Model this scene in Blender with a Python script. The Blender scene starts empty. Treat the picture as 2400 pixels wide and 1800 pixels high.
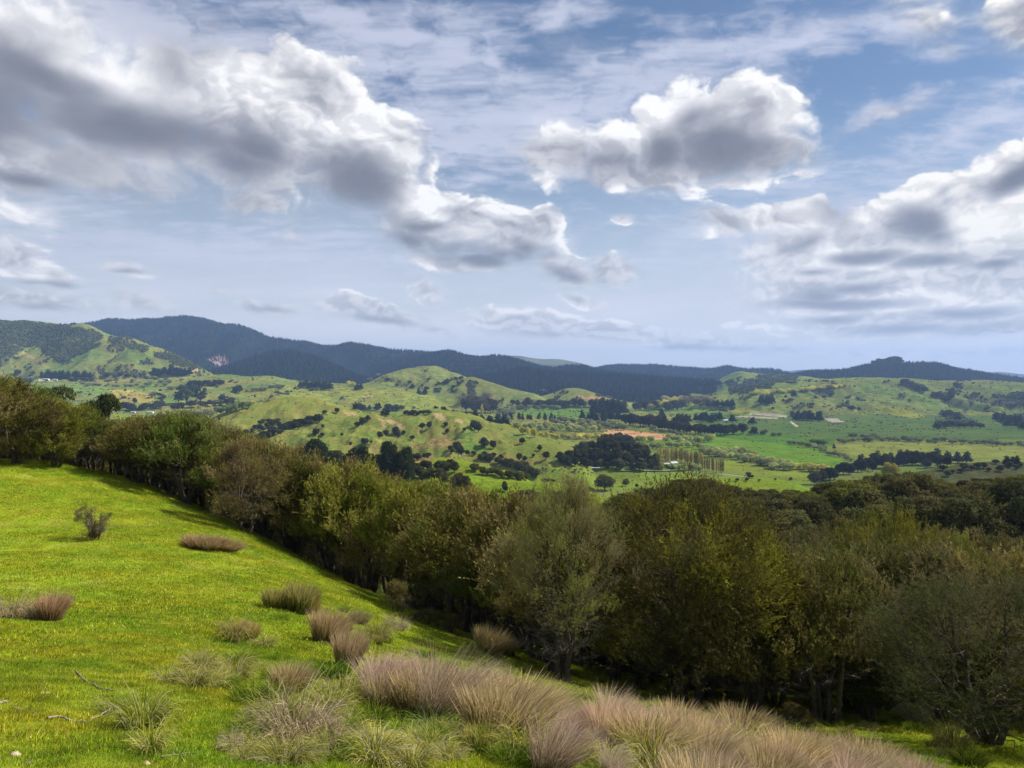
import bpy, math, random
import numpy as np
from math import radians, sin, cos, pi, atan2

# ------------------------------------------------------------------ camera, world, sun, exposure
S = bpy.context.scene
F = 1803.0            # focal length in photo pixels (2400 wide)
HORIZON = 880.0       # row of the level line of sight
CAMZ = 100.0          # the camera stands this far above the river plain

cam_data = bpy.data.cameras.new("camera")
cam_data.sensor_width = 36.0
cam_data.lens = 36.0 * F / 2400.0
cam_data.shift_y = -(900.0 - HORIZON) / 2400.0
cam_data.clip_start = 0.1
cam_data.clip_end = 60000.0
cam = bpy.data.objects.new("camera", cam_data)
cam.location = (0, 0, CAMZ)
cam.rotation_euler = (radians(90), 0, 0)
S.collection.objects.link(cam)
S.camera = cam

S.view_settings.view_transform = 'Standard'
S.view_settings.look = 'None'
S.view_settings.gamma = 1.0
S.view_settings.exposure = 0.55
S.view_settings.use_curve_mapping = False
S.cycles.use_denoising = True
S.cycles.max_bounces = 6
S.cycles.diffuse_bounces = 3
S.cycles.glossy_bounces = 2
S.cycles.transmission_bounces = 4
S.cycles.volume_bounces = 1
S.cycles.transparent_max_bounces = 8
S.cycles.sample_clamp_indirect = 6.0

SUN_EL, SUN_AZ = radians(45), radians(72)      # azimuth clockwise from the view direction (+Y)
sun_data = bpy.data.lights.new("sun", 'SUN')
sun_data.energy = 5.0
sun_data.angle = radians(0.6)
sun_data.color = (1.0, 0.94, 0.82)
sun = bpy.data.objects.new("sun", sun_data)
sun.rotation_euler = (radians(90) - SUN_EL, 0, -SUN_AZ + pi)
S.collection.objects.link(sun)

# ------------------------------------------------------------------ noise helpers (plain numpy)
_prng = np.random.RandomState(7)
_PERM = np.concatenate([_prng.permutation(512)] * 3).astype(np.int32)
_GA = _prng.uniform(0, 2 * np.pi, 512)
_GX, _GY = np.cos(_GA).astype(np.float32), np.sin(_GA).astype(np.float32)


def perlin(x, y):
    xi = np.floor(x).astype(np.int32)
    yi = np.floor(y).astype(np.int32)
    fx = (x - xi).astype(np.float32)
    fy = (y - yi).astype(np.float32)
    xi &= 511
    yi &= 511
    u = fx * fx * fx * (fx * (fx * 6 - 15) + 10)
    v = fy * fy * fy * (fy * (fy * 6 - 15) + 10)
    r = 0
    a, b = _PERM[xi], _PERM[xi + 1]
    h = _PERM[a + yi]
    n00 = _GX[h] * fx + _GY[h] * fy
    h = _PERM[b + yi]
    n10 = _GX[h] * (fx - 1) + _GY[h] * fy
    h = _PERM[a + yi + 1]
    n01 = _GX[h] * fx + _GY[h] * (fy - 1)
    h = _PERM[b + yi + 1]
    n11 = _GX[h] * (fx - 1) + _GY[h] * (fy - 1)
    top = n00 + u * (n10 - n00)
    bot = n01 + u * (n11 - n01)
    return (top + v * (bot - top)) * 1.4


def fbm(x, y, octs=4, rough=0.5, billow=False):
    s, a, t = 0, 1.0, 0.0
    for i in range(octs):
        n = perlin(x * 2.03 ** i + 17.3 * i, y * 2.03 ** i + 9.1 * i)
        s = s + a * (np.abs(n) * 2 - 0.55 if billow else n)
        t += a
        a *= rough
    return s / t


def sst(v, lo, hi):
    t = np.clip((v - lo) / (hi - lo), 0, 1)
    return t * t * (3 - 2 * t)

# ------------------------------------------------------------------ the sky: Nishita air with clouds in it
def sky_angles(px, py):
    """photo pixel -> azimuth, elevation of that part of the sky"""
    a = math.atan((px - 1200) / F)
    return a, math.atan((HORIZON - py) / F * math.cos(a))


def blob_field(blobs, A, E, soft=0.12):
    acc = np.full(A.shape, -1.5, np.float32)
    for (px, py, rx, ry, tilt, st) in blobs:
        a0, e0 = sky_angles(px, py)
        cx = math.cos(a0)
        ra, re_ = rx / F * cx * cx, ry / F * cx
        t = radians(tilt)
        da, de = A - a0, E - e0
        u = (da * math.cos(t) + de * math.sin(t)) / ra
        v = (-da * math.sin(t) + de * math.cos(t)) / re_
        d = (1 - np.sqrt(u * u + v * v)) * st
        hgap = np.clip(soft - np.abs(acc - d), 0, None) / soft
        acc = np.maximum(acc, d) + hgap * hgap * soft * 0.25
    return acc


# cumulus bodies (px, py, rx, ry, tilt, strength)
BODIES = [
    (-100, 300, 420, 230, -6, 1), (300, 260, 330, 175, -10, 1), (600, 310, 300, 185, -22, 1), (730, 220, 170, 95, -20, 1), (180, 390, 260, 90, -4, .9), (430, 190, 200, 110, 0, .9),
    (850, 390, 200, 130, -24, 1), (930, 330, 90, 80, 0, .8), (40, 420, 170, 70, -4, .8), (290, 420, 110, 62, 0, .5), (20, 110, 380, 170, 0, 1), (610, 475, 130, 45, -5, .75),
    (985, 545, 130, 62, -12, 1), (1180, 555, 125, 80, -8, 1), (1080, 500, 130, 58, -15, 1), (1250, 530, 60, 50, 0, .9), (1080, 615, 160, 26, -4, .8),
    (1330, 635, 80, 42, -14, .9), (1440, 635, 80, 36, -8, .9), (1365, 698, 55, 20, -14, .8), (1290, 610, 50, 40, 0, .6),
    (1620, 340, 230, 125, 14, 1), (1760, 270, 120, 85, 0, 1), (1800, 350, 95, 95, 0, 1), (1310, 350, 105, 85, 0, .9), (1480, 400, 260, 62, -4, .9), (1400, 340, 120, 60, 0, .6), (1870, 360, 60, 60, 0, .5),
    (1700, 532, 110, 45, -8, .7), (1448, 527, 32, 13, 0, .6), (1830, 530, 130, 50, 0, .9),
    (2370, 440, 330, 90, 26, 1), (2100, 545, 330, 100, 14, 1), (2350, 620, 380, 130, 0, 1), (1980, 670, 300, 80, 0, 1), (2130, 750, 440, 50, 0, 1), (1850, 600, 170, 50, 0, .9), (2200, 470, 120, 50, 20, .7),
    (2390, 60, 110, 85, -30, 1), (2180, 30, 110, 70, -30, .4), (2230, 120, 30, 20, -30, .4),
    (870, 730, 160, 32, -10, 1.1), (1020, 772, 90, 14, -14, .6), (1005, 680, 60, 28, -22, .6), (1230, 757, 170, 40, -3, 1.2), (1170, 740, 70, 22, 0, .7), (1420, 778, 160, 30, -6, 1.2), (1600, 798, 180, 26, -4, 1.1), (1780, 815, 130, 20, -4, 1),
    (620, 718, 95, 20, -8, .9), (500, 680, 35, 20, 0, .4), (330, 705, 95, 28, -8, .9), (30, 620, 90, 60, -14, .9), (130, 660, 70, 26, -14, .9), (60, 705, 240, 28, -3, .9),
    (300, 632, 90, 18, -2, .8), (700, 560, 28, 30, 0, .3), (2050, 830, 220, 10, 0, .45), (2250, 825, 260, 16, 0, .6), (1640, 632, 30, 14, 0, .25), (2090, 262, 120, 24, 8, .42), (1330, 100, 40, 20, 0, .1),
]
# grey parts of the heaps (shaded bases)
CORES = [
    (-60, 230, 330, 120, -6, 1), (300, 300, 350, 62, -2, 1), (120, 200, 240, 50, -16, .7), (600, 345, 130, 50, -6, .9), (560, 385, 130, 45, -8, .9), (830, 420, 130, 60, -24, .8), (60, 425, 100, 26, 0, .7),
    (470, 80, 200, 60, 0, .35), (280, 450, 50, 20, 0, .5),
    (960, 575, 110, 24, -16, .9), (1130, 600, 170, 22, 0, 1), (1240, 590, 50, 24, 0, .6), (980, 535, 60, 14, 0, .5), (1330, 650, 70, 18, -10, .45),
    (1570, 350, 80, 50, 8, 1), (1700, 355, 110, 62, 0, .9), (1640, 280, 80, 45, 30, .5), (1790, 345, 40, 60, 0, .4), (1450, 370, 60, 30, 0, .25),
    (2140, 520, 65, 50, -30, 1), (2180, 550, 60, 30, -20, .7), (2030, 602, 110, 20, -4, 1), (2170, 612, 90, 20, 4, 1), (1960, 716, 190, 15, -2, 1), (2350, 622, 60, 16, -5, .9), (1920, 700, 70, 26, 0, .7),
    (2400, 425, 80, 28, 22, 1), (2250, 735, 140, 14, 0, .7), (2330, 775, 150, 22, 0, .7), (1900, 640, 60, 12, 0, .6), (2010, 680, 80, 12, 0, .6), (1940, 750, 70, 10, 0, .7), (1980, 490, 40, 60, 30, .4), (1890, 565, 60, 14, 20, .4),
    (1240, 785, 90, 8, 0, .45), (1560, 818, 160, 7, 0, .5), (900, 755, 120, 8, -6, .4), (60, 670, 170, 10, 0, .5), (30, 720, 170, 10, 0, .5), (300, 640, 80, 8, 0, .4), (2120, 775, 150, 14, 0, .6), (620, 728, 60, 6, 0, .3),
]
# thin high veil
VEIL = [
    (1500, 190, 480, 90, 9, 1), (1150, 290, 330, 120, 8, 1), (1850, 110, 300, 50, 14, .7), (780, 90, 330, 130, 0, .8), (1050, 130, 170, 140, 0, .75), (330, 60, 380, 120, 0, 1), (930, 90, 60, 90, 20, 1.1), (1160, 130, 50, 50, 30, 1.0),
    (1100, 410, 140, 18, -3, .8), (500, 640, 900, 100, 0, .75), (1700, 700, 800, 60, 0, 1), (2080, 255, 150, 20, 8, .6), (2200, 350, 200, 26, 14, .6),
    (1300, 10, 130, 30, 0, .8), (2300, 300, 260, 60, 10, .4), (1250, 790, 1500, 85, 0, 1.3), (2150, 480, 600, 120, 8, .6), (1850, 560, 420, 60, 0, .5), (200, 560, 500, 60, 0, .8),
    (2120, 60, 130, 60, -20, .75), (1250, 350, 260, 60, 0, .6),
]


def clouds(A, E, warpy=1.0):
    """colour (linear) and cover of the cloud in the directions A (azimuth), E (elevation)"""
    X = A
    Y = E * 1.35 + 3.0
    wx = fbm(X * 6 + 3, Y * 6, 3) * 0.030 + fbm(X * 22, Y * 22 + 8, 3, .55) * 0.011
    wy = fbm(X * 6 + 31, Y * 6 + 5, 3) * 0.022 + fbm(X * 22 + 50, Y * 22, 3, .55) * 0.009
    persp = sst(E, 0.0, 0.25)                   # heaps look smaller near the horizon
    lowf = np.clip(0.25 + persp, 0, 1)
    body = blob_field(BODIES, A + wx * lowf, E + wy * lowf)
    fr = 1.0 + 1.2 * (1 - persp)

    def relief(ox, oy):
        bx, by = (X + wx * 1.3 + ox) * 12, (Y + wy * 1.3 + oy) * 13.5
        p = fbm(bx, by, 6, 0.52, billow=True)
        q = fbm(bx * 2.2 + 4, by * 3.2, 5, 0.52, billow=True)
        return p * persp + q * (1 - persp)
    r0 = relief(0, 0)
    r1 = relief(0.007, 0.010)
    fine = fbm(X * 34 * fr, Y * 34 * fr, 5, 0.6)
    dl = 0.020 + 0.022 * persp
    below = blob_field(BODIES, A - wx * 0 + wx * lowf, E + wy * lowf - dl)
    top = np.clip((below - body) * 1.3, -1, 1)              # above: +1 on the upper edge of a heap, -1 on its underside
    edge = 0.30 + 0.30 * sst(top, -0.2, 0.5)
    thick = body + (0.28 + 0.18 * sst(top, -0.3, 0.4)) * r0 + 0.10 * fine + 0.07
    soft = sst(fbm(X * 3 + 9, Y * 3, 2) + 0.5 * sst(-A, 0.15, 0.5) * sst(E, .1, .3), 0.05, 0.5)
    alpha = sst(thick, 0.0, 0.60 - 0.42 * sst(top, -0.2, 0.35) * (1 - soft)) * (0.66 + 0.34 * persp)
    alpha = np.maximum(alpha, sst(body + 0.20 * fine, -0.26, 0.6) * 0.5)
    # grey bases
    cx_ = fbm(X * 9 + 77, Y * 9, 3) * 0.030 * lowf
    cy_ = fbm(X * 9 + 12, Y * 11 + 7, 3) * 0.016 * lowf
    core = blob_field(CORES, A + cx_, E + cy_)
    cn = fbm(X * 9 + 3, Y * 15, 4, 0.5)
    dark = sst(core + 0.34 * cn + 0.12 * r0, -0.40, 0.80)
    dark = dark * (0.74 + 0.2 * sst(thick, 0, 0.6))
    mod = np.clip((r0 - r1) * 3.4, -0.7, 0.7)
    lit = 0.80 + 0.20 * sst(top, -0.1, 0.6) - 0.22 * sst(-top, 0.0, 0.7) * persp - 0.12 * sst(body, 0.3, 1.0) + mod * (0.19 - 0.12 * soft) * (1 - 0.45 * dark)
    lit = np.clip(lit * (1 - 0.86 * dark), 0, 1)
    ramp = np.array([0.0, 0.25, 0.5, 0.7, 0.85, 1.0])
    cols = np.array([(.135, .148, .185), (.235, .248, .29), (.39, .40, .44), (.55, .555, .59), (.68, .68, .70), (.86, .855, .86)])
    col = np.stack([np.interp(lit, ramp, cols[:, k]) for k in range(3)], -1)
    warm = sst(A, 0.25, 0.6)[..., None] * sst(lit, 0.5, 1)[..., None]
    col = col * (1 + warm * np.array([0.02, 0.0, -0.06]))
    # high veil
    hv = 1.0 / np.maximum(np.sin(E) + 0.14, 0.04)
    PX, PY = np.sin(A) * np.cos(E) * hv, np.cos(A) * np.cos(E) * hv
    rip = fbm(PX * 7 + wx * 30, PY * 11, 6, 0.62)
    stk = fbm(X * 4 + Y * 3, Y * 26 - X * 3, 5, 0.55)
    vb = blob_field(VEIL, A + wx * 1.5, E + wy * 1.5, 0.3)
    veil = sst(vb + rip * (0.35 + 0.75 * persp) + stk * 0.55, -0.38, 0.92)
    # elsewhere the same kind of sky goes on in scattered heaps
    outw = np.maximum(sst(np.abs(A), 0.62, 0.85), sst(E, 0.46, 0.62))
    gx, gy = PX, PY
    g = fbm(gx * 2.2 + 5, gy * 2.2 + 40, 6, 0.55)
    ga = sst(g, 0.02, 0.22)
    gd = sst(g, 0.15, 0.5)
    gc = np.stack([np.interp(1 - gd, ramp, cols[:, k]) for k in range(3)], -1)
    o = outw[..., None]
    alpha = alpha * (1 - outw) + ga * outw
    col = col * (1 - o) + gc * o
    veil = veil * (1 - outw) + sst(rip, -0.2, 0.6) * 0.7 * outw
    lw = (1 - sst(E, 0.01, 0.16))[..., None]
    veil_c = (np.array([.51, .54, .66]) * (1 - lw) + np.array([.70, .71, .74]) * lw) * (1 + 0.12 * stk[..., None])
    va = veil * 0.86
    # veil under the heaps, one colour and one cover for both
    a = alpha + va * (1 - alpha)
    c = (col * alpha[..., None] + veil_c * (va * (1 - alpha))[..., None]) / np.maximum(a, 1e-4)[..., None]
    return c.astype(np.float32), a.astype(np.float32)


PATCH_A, PATCH_E0, PATCH_E1 = 0.92, -0.02, 0.66


def cloud_image(name, w, h, a0, a1, e0, e1):
    A, E = np.meshgrid(np.linspace(a0, a1, w, dtype=np.float32), np.linspace(e0, e1, h, dtype=np.float32))
    c, a = clouds(A, E)
    im = bpy.data.images.new(name, w, h, alpha=True, float_buffer=True)
    im.colorspace_settings.name = 'Non-Color'
    im.alpha_mode = 'CHANNEL_PACKED'
    im.pixels.foreach_set(np.concatenate([c, a[..., None]], -1).astype(np.float32).ravel())
    im.pack()
    return im


W = bpy.data.worlds.new("World")
S.world = W
W.use_nodes = True
NT = W.node_tree
for n in list(NT.nodes):
    NT.nodes.remove(n)


def nd(kind, **kw):
    n = NT.nodes.new(kind)
    for k, v in kw.items():
        setattr(n, k, v)
    return n


def feed(sock, v):
    if isinstance(v, (int, float, tuple, list)):
        sock.default_value = v
    else:
        NT.links.new(v, sock)


def M(op, a, b=0.0, c=0.0):
    n = nd('ShaderNodeMath', operation=op)
    feed(n.inputs[0], a)
    feed(n.inputs[1], b)
    feed(n.inputs[2], c)
    return n.outputs[0]


def lin(v, lo, hi, a=0.0, b=1.0, kind='LINEAR', clamp=True):
    n = nd('ShaderNodeMapRange', interpolation_type=kind)
    n.clamp = clamp
    for i, q in enumerate((v, lo, hi, a, b)):
        feed(n.inputs[i], q)
    return n.outputs[0]


def mixn(f, a, b, kind='RGBA'):
    n = nd('ShaderNodeMix', data_type=kind)
    i = (0, 6, 7, 2) if kind == 'RGBA' else (0, 2, 3, 0)
    feed(n.inputs[i[0]], f)
    feed(n.inputs[i[1]], a)
    feed(n.inputs[i[2]], b)
    return n.outputs[i[3]]


sky = nd('ShaderNodeTexSky', sky_type='NISHITA')
sky.sun_disc = False
sky.sun_elevation = SUN_EL
sky.sun_rotation = SUN_AZ
sky.air_density = 1.0
sky.dust_density = 0.3
sky.ozone_density = 3.0
sky.altitude = 300.0
SKY_STRENGTH = 0.074

dirv = nd('ShaderNodeTexCoord').outputs['Generated']
sep = nd('ShaderNodeSeparateXYZ')
feed(sep.inputs[0], dirv)
dx, dy, dz = sep.outputs
az = M('ARCTAN2', dx, dy)
el = M('ARCSINE', dz)


def sampled(im, a0, a1, e0, e1):
    cb = nd('ShaderNodeCombineXYZ')
    feed(cb.inputs[0], lin(az, a0, a1, clamp=False))
    feed(cb.inputs[1], lin(el, e0, e1, clamp=False))
    t = nd('ShaderNodeTexImage', extension='EXTEND', interpolation='Cubic')
    t.image = im
    feed(t.inputs[0], cb.outputs[0])
    return t.outputs


near = sampled(cloud_image("clouds ahead", 2200, 830, -PATCH_A, PATCH_A, PATCH_E0, PATCH_E1), -PATCH_A, PATCH_A, PATCH_E0, PATCH_E1)
far = sampled(cloud_image("clouds all round", 720, 184, -pi, pi, -0.02, pi / 2), -pi, pi, -0.02, pi / 2)
inside = M('MULTIPLY', lin(M('ABSOLUTE', az), 0.86, 0.91, 1.0, 0.0), lin(el, 0.62, 0.65, 1.0, 0.0))
c_col = mixn(inside, far[0], near[0])
c_cov = mixn(inside, far[1], near[1], 'FLOAT')

scale = nd('ShaderNodeVectorMath', operation='SCALE')
feed(scale.inputs[0], sky.outputs[0])
scale.inputs['Scale'].default_value = SKY_STRENGTH / 0.1
# clouds and air in the same units; the Background strength 0.1 applies to both
boost = nd('ShaderNodeVectorMath', operation='SCALE')
feed(boost.inputs[0], c_col)
boost.inputs['Scale'].default_value = 10.0
hzc = nd('ShaderNodeRGB')
hzc.outputs[0].default_value = (7.0, 7.2, 7.6, 1)
air = mixn(lin(el, 0.0, 0.34, 0.70, 0.0, 'SMOOTHSTEP'), scale.outputs[0], hzc.outputs[0])
s3 = mixn(c_cov, air, boost.outputs[0])
s4 = mixn(lin(el, -0.03, -0.005, 1.0, 0.0, 'SMOOTHSTEP'), s3, (1.2, 1.4, 1.2, 1))
bg = nd('ShaderNodeBackground')
feed(bg.inputs[0], s4)
bg.inputs[1].default_value = 0.083
out = nd('ShaderNodeOutputWorld')
NT.links.new(bg.outputs[0], out.inputs[0])
W.cycles.sampling_method = 'MANUAL'
W.cycles.sample_map_resolution = 1024

# ------------------------------------------------------------------ terrain
def gpt(px, py, D):
    return ((px - 1200) / F * D, D, CAMZ - (py - HORIZON) / F * D)


class RBF:
    """thin-plate surface through the camera hill's survey points"""
    def __init__(self, pts, lam=0.02):
        P = np.array(pts, float)
        self.c = self.uv(P[:, 0], P[:, 1])
        n = len(P)
        K = self.k(self.c[:, None], self.c[None])
        A = np.zeros((n + 3, n + 3))
        A[:n, :n] = K + lam * np.eye(n)
        A[:n, n] = 1
        A[:n, n + 1:] = self.c
        A[n:, :n] = A[:n, n:].T
        b = np.zeros(n + 3)
        b[:n] = P[:, 2]
        self.w = np.linalg.solve(A, b)

    @staticmethod
    def uv(x, y):
        q = np.maximum(y + 40.0, 3.0)
        return np.stack([x / q * 3.0, np.log(q) * 2.2], -1)

    @staticmethod
    def k(a, b):
        r2 = ((a - b) ** 2).sum(-1) + 1e-9
        return 0.5 * r2 * np.log(r2)

    def __call__(self, x, y):
        sh = np.shape(x)
        q = self.uv(np.ravel(x).astype(float), np.ravel(y).astype(float))
        r = np.empty(len(q))
        n = len(self.c)
        for i in range(0, len(q), 20000):
            s = q[i:i + 20000]
            r[i:i + 20000] = self.k(s[:, None], self.c[None]) @ self.w[:n] + self.w[n] + s @ self.w[n + 1:]
        return r.reshape(sh)


def dp(px, D, drop):
    return ((px - 1200) / F * D, D, CAMZ - drop)


HILL_PTS = [(0, 0, 98.3), (0, -30, 100), (-15, -20, 102), (15, -20, 96), (-30, 0, 101), (20, 0, 92), (40, -20, 88), (-50, -20, 103), (0, -60, 102), (60, -60, 86), (-70, -60, 104),
            (-8, 2, 99.2), (8, 2, 95.5),
            gpt(100, 1800, 6.2), gpt(640, 1720, 7.4), gpt(1200, 1800, 7.0), gpt(1100, 1690, 10.5), gpt(1500, 1750, 11.5), gpt(1800, 1800, 13), gpt(2000, 1790, 15.5),
            gpt(100, 1455, 17), gpt(650, 1430, 21), gpt(215, 1265, 32), gpt(480, 1290, 34), gpt(0, 1260, 33), gpt(1000, 1560, 19), gpt(800, 1500, 18), gpt(1500, 1640, 21),
            gpt(0, 1085, 62), gpt(-300, 1090, 62), gpt(250, 1110, 57), gpt(400, 1165, 50), gpt(600, 1255, 44), gpt(900, 1400, 38), gpt(1100, 1490, 33), gpt(1315, 1600, 26),
            gpt(1540, 1655, 25), gpt(1750, 1690, 25.5), gpt(2100, 1735, 24), gpt(2350, 1740, 22), gpt(2700, 1800, 20), gpt(3200, 1900, 18),
            dp(0, 90, 15), dp(150, 110, 15.5), dp(-300, 100, 14), dp(0, 150, 34), dp(300, 90, 17), dp(400, 120, 30), dp(-400, 160, 36),
            dp(600, 70, 16), dp(600, 110, 32), dp(900, 60, 18.5), dp(900, 100, 35), dp(1100, 50, 17), dp(1100, 90, 33), dp(1300, 50, 17.5), dp(1300, 100, 27),
            dp(1500, 60, 19), dp(1500, 150, 28), dp(1300, 150, 33), dp(1800, 60, 19.5), dp(1800, 110, 23.5), dp(1800, 170, 30), dp(2100, 60, 20), dp(2100, 120, 23), dp(2100, 170, 28),
            dp(2400, 60, 21), dp(2400, 130, 23), dp(2400, 190, 28), dp(2800, 60, 22), dp(2900, 150, 26), dp(3400, 60, 26),
            dp(0, 260, 75), dp(400, 240, 78), dp(900, 220, 80), dp(1300, 260, 78), dp(1800, 280, 76), dp(2300, 310, 76), dp(3000, 320, 76), dp(-600, 280, 76),
            dp(-200, 420, 112), dp(400, 400, 115), dp(1000, 380, 115), dp(1600, 420, 112), dp(2300, 460, 110), dp(3200, 480, 110), dp(-900, 420, 112)]
camera_hill = RBF(HILL_PTS)


def smax(a, b, k):
    h = np.clip(0.5 + 0.5 * (a - b) / k, 0, 1)
    return b + (a - b) * h + k * h * (1 - h)


def gauss1(v, n):
    if n < 1:
        return v
    k = np.exp(-0.5 * (np.arange(-3 * n, 3 * n + 1) / n) ** 2)
    return np.convolve(np.pad(v, 3 * n, mode='edge'), k / k.sum(), 'valid')


class Hill:
    """a ridge whose crest passes through surveyed points (photo px, py, distance) and falls to its foot"""
    def __init__(self, name, crest, foot, back, pw=1.0, rough=0.0, scale=300.0, low=-25.0, ends=60, sm=6, gully=0.0, zlow=None):
        c = np.array(crest, float)
        self.name, self.foot, self.back, self.pw, self.rough, self.scale, self.low, self.gully = name, foot, back, pw, rough, scale, low, gully
        self.px = np.arange(c[0, 0] - ends, c[-1, 0] + ends + 1, 4.0)
        Z = CAMZ - (c[:, 1] - HORIZON) / F * c[:, 2]
        z = gauss1(np.interp(self.px, c[:, 0], Z), sm / 2 if sm < 2 else int(sm / 2))
        self.D = gauss1(np.interp(self.px, c[:, 0], c[:, 2]), 10)
        e = np.minimum(np.clip((self.px - self.px[0]) / ends, 0, 1), np.clip((self.px[-1] - self.px) / ends, 0, 1))
        e = np.sin(e * pi / 2)
        self.z = low + (z - low) * e

    def __call__(self, x, y, PX, base):
        zc = np.interp(PX, self.px, self.z, left=self.low, right=self.low)
        dc = np.interp(PX, self.px, self.D)
        if self.gully:
            g = fbm(x / (self.scale * 1.3) + 7, y / (self.scale * 2.6) + len(self.name), 2)
            dfoot = self.foot * (1 + 0.0 * g)
        else:
            dfoot = self.foot
        t = np.where(y < dc, (y - dfoot) / (dc - dfoot), 1 - (y - dc) / self.back)
        t = np.clip(t, 0, 1)
        p = (0.5 - 0.5 * np.cos(pi * t)) * 0.65 + t * 0.35
        p = p ** self.pw
        h = self.low + (zc - self.low) * p
        if self.rough:
            n = fbm(x / self.scale + 3.3, y / self.scale + 1.7 + 3 * len(self.name), 5, 0.5)
            r = 1 - np.abs(fbm(x / (self.scale * 0.8) + 11, y / (self.scale * 1.6) + 5, 4, 0.5)) * 2.2
            h = h + self.rough * (n + self.gully * (r - 0.75)) * (1 - t) ** 0.45 * sst(t, 0.0, 0.35) * sst(zc, self.low, self.low + 40)
        return h


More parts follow.
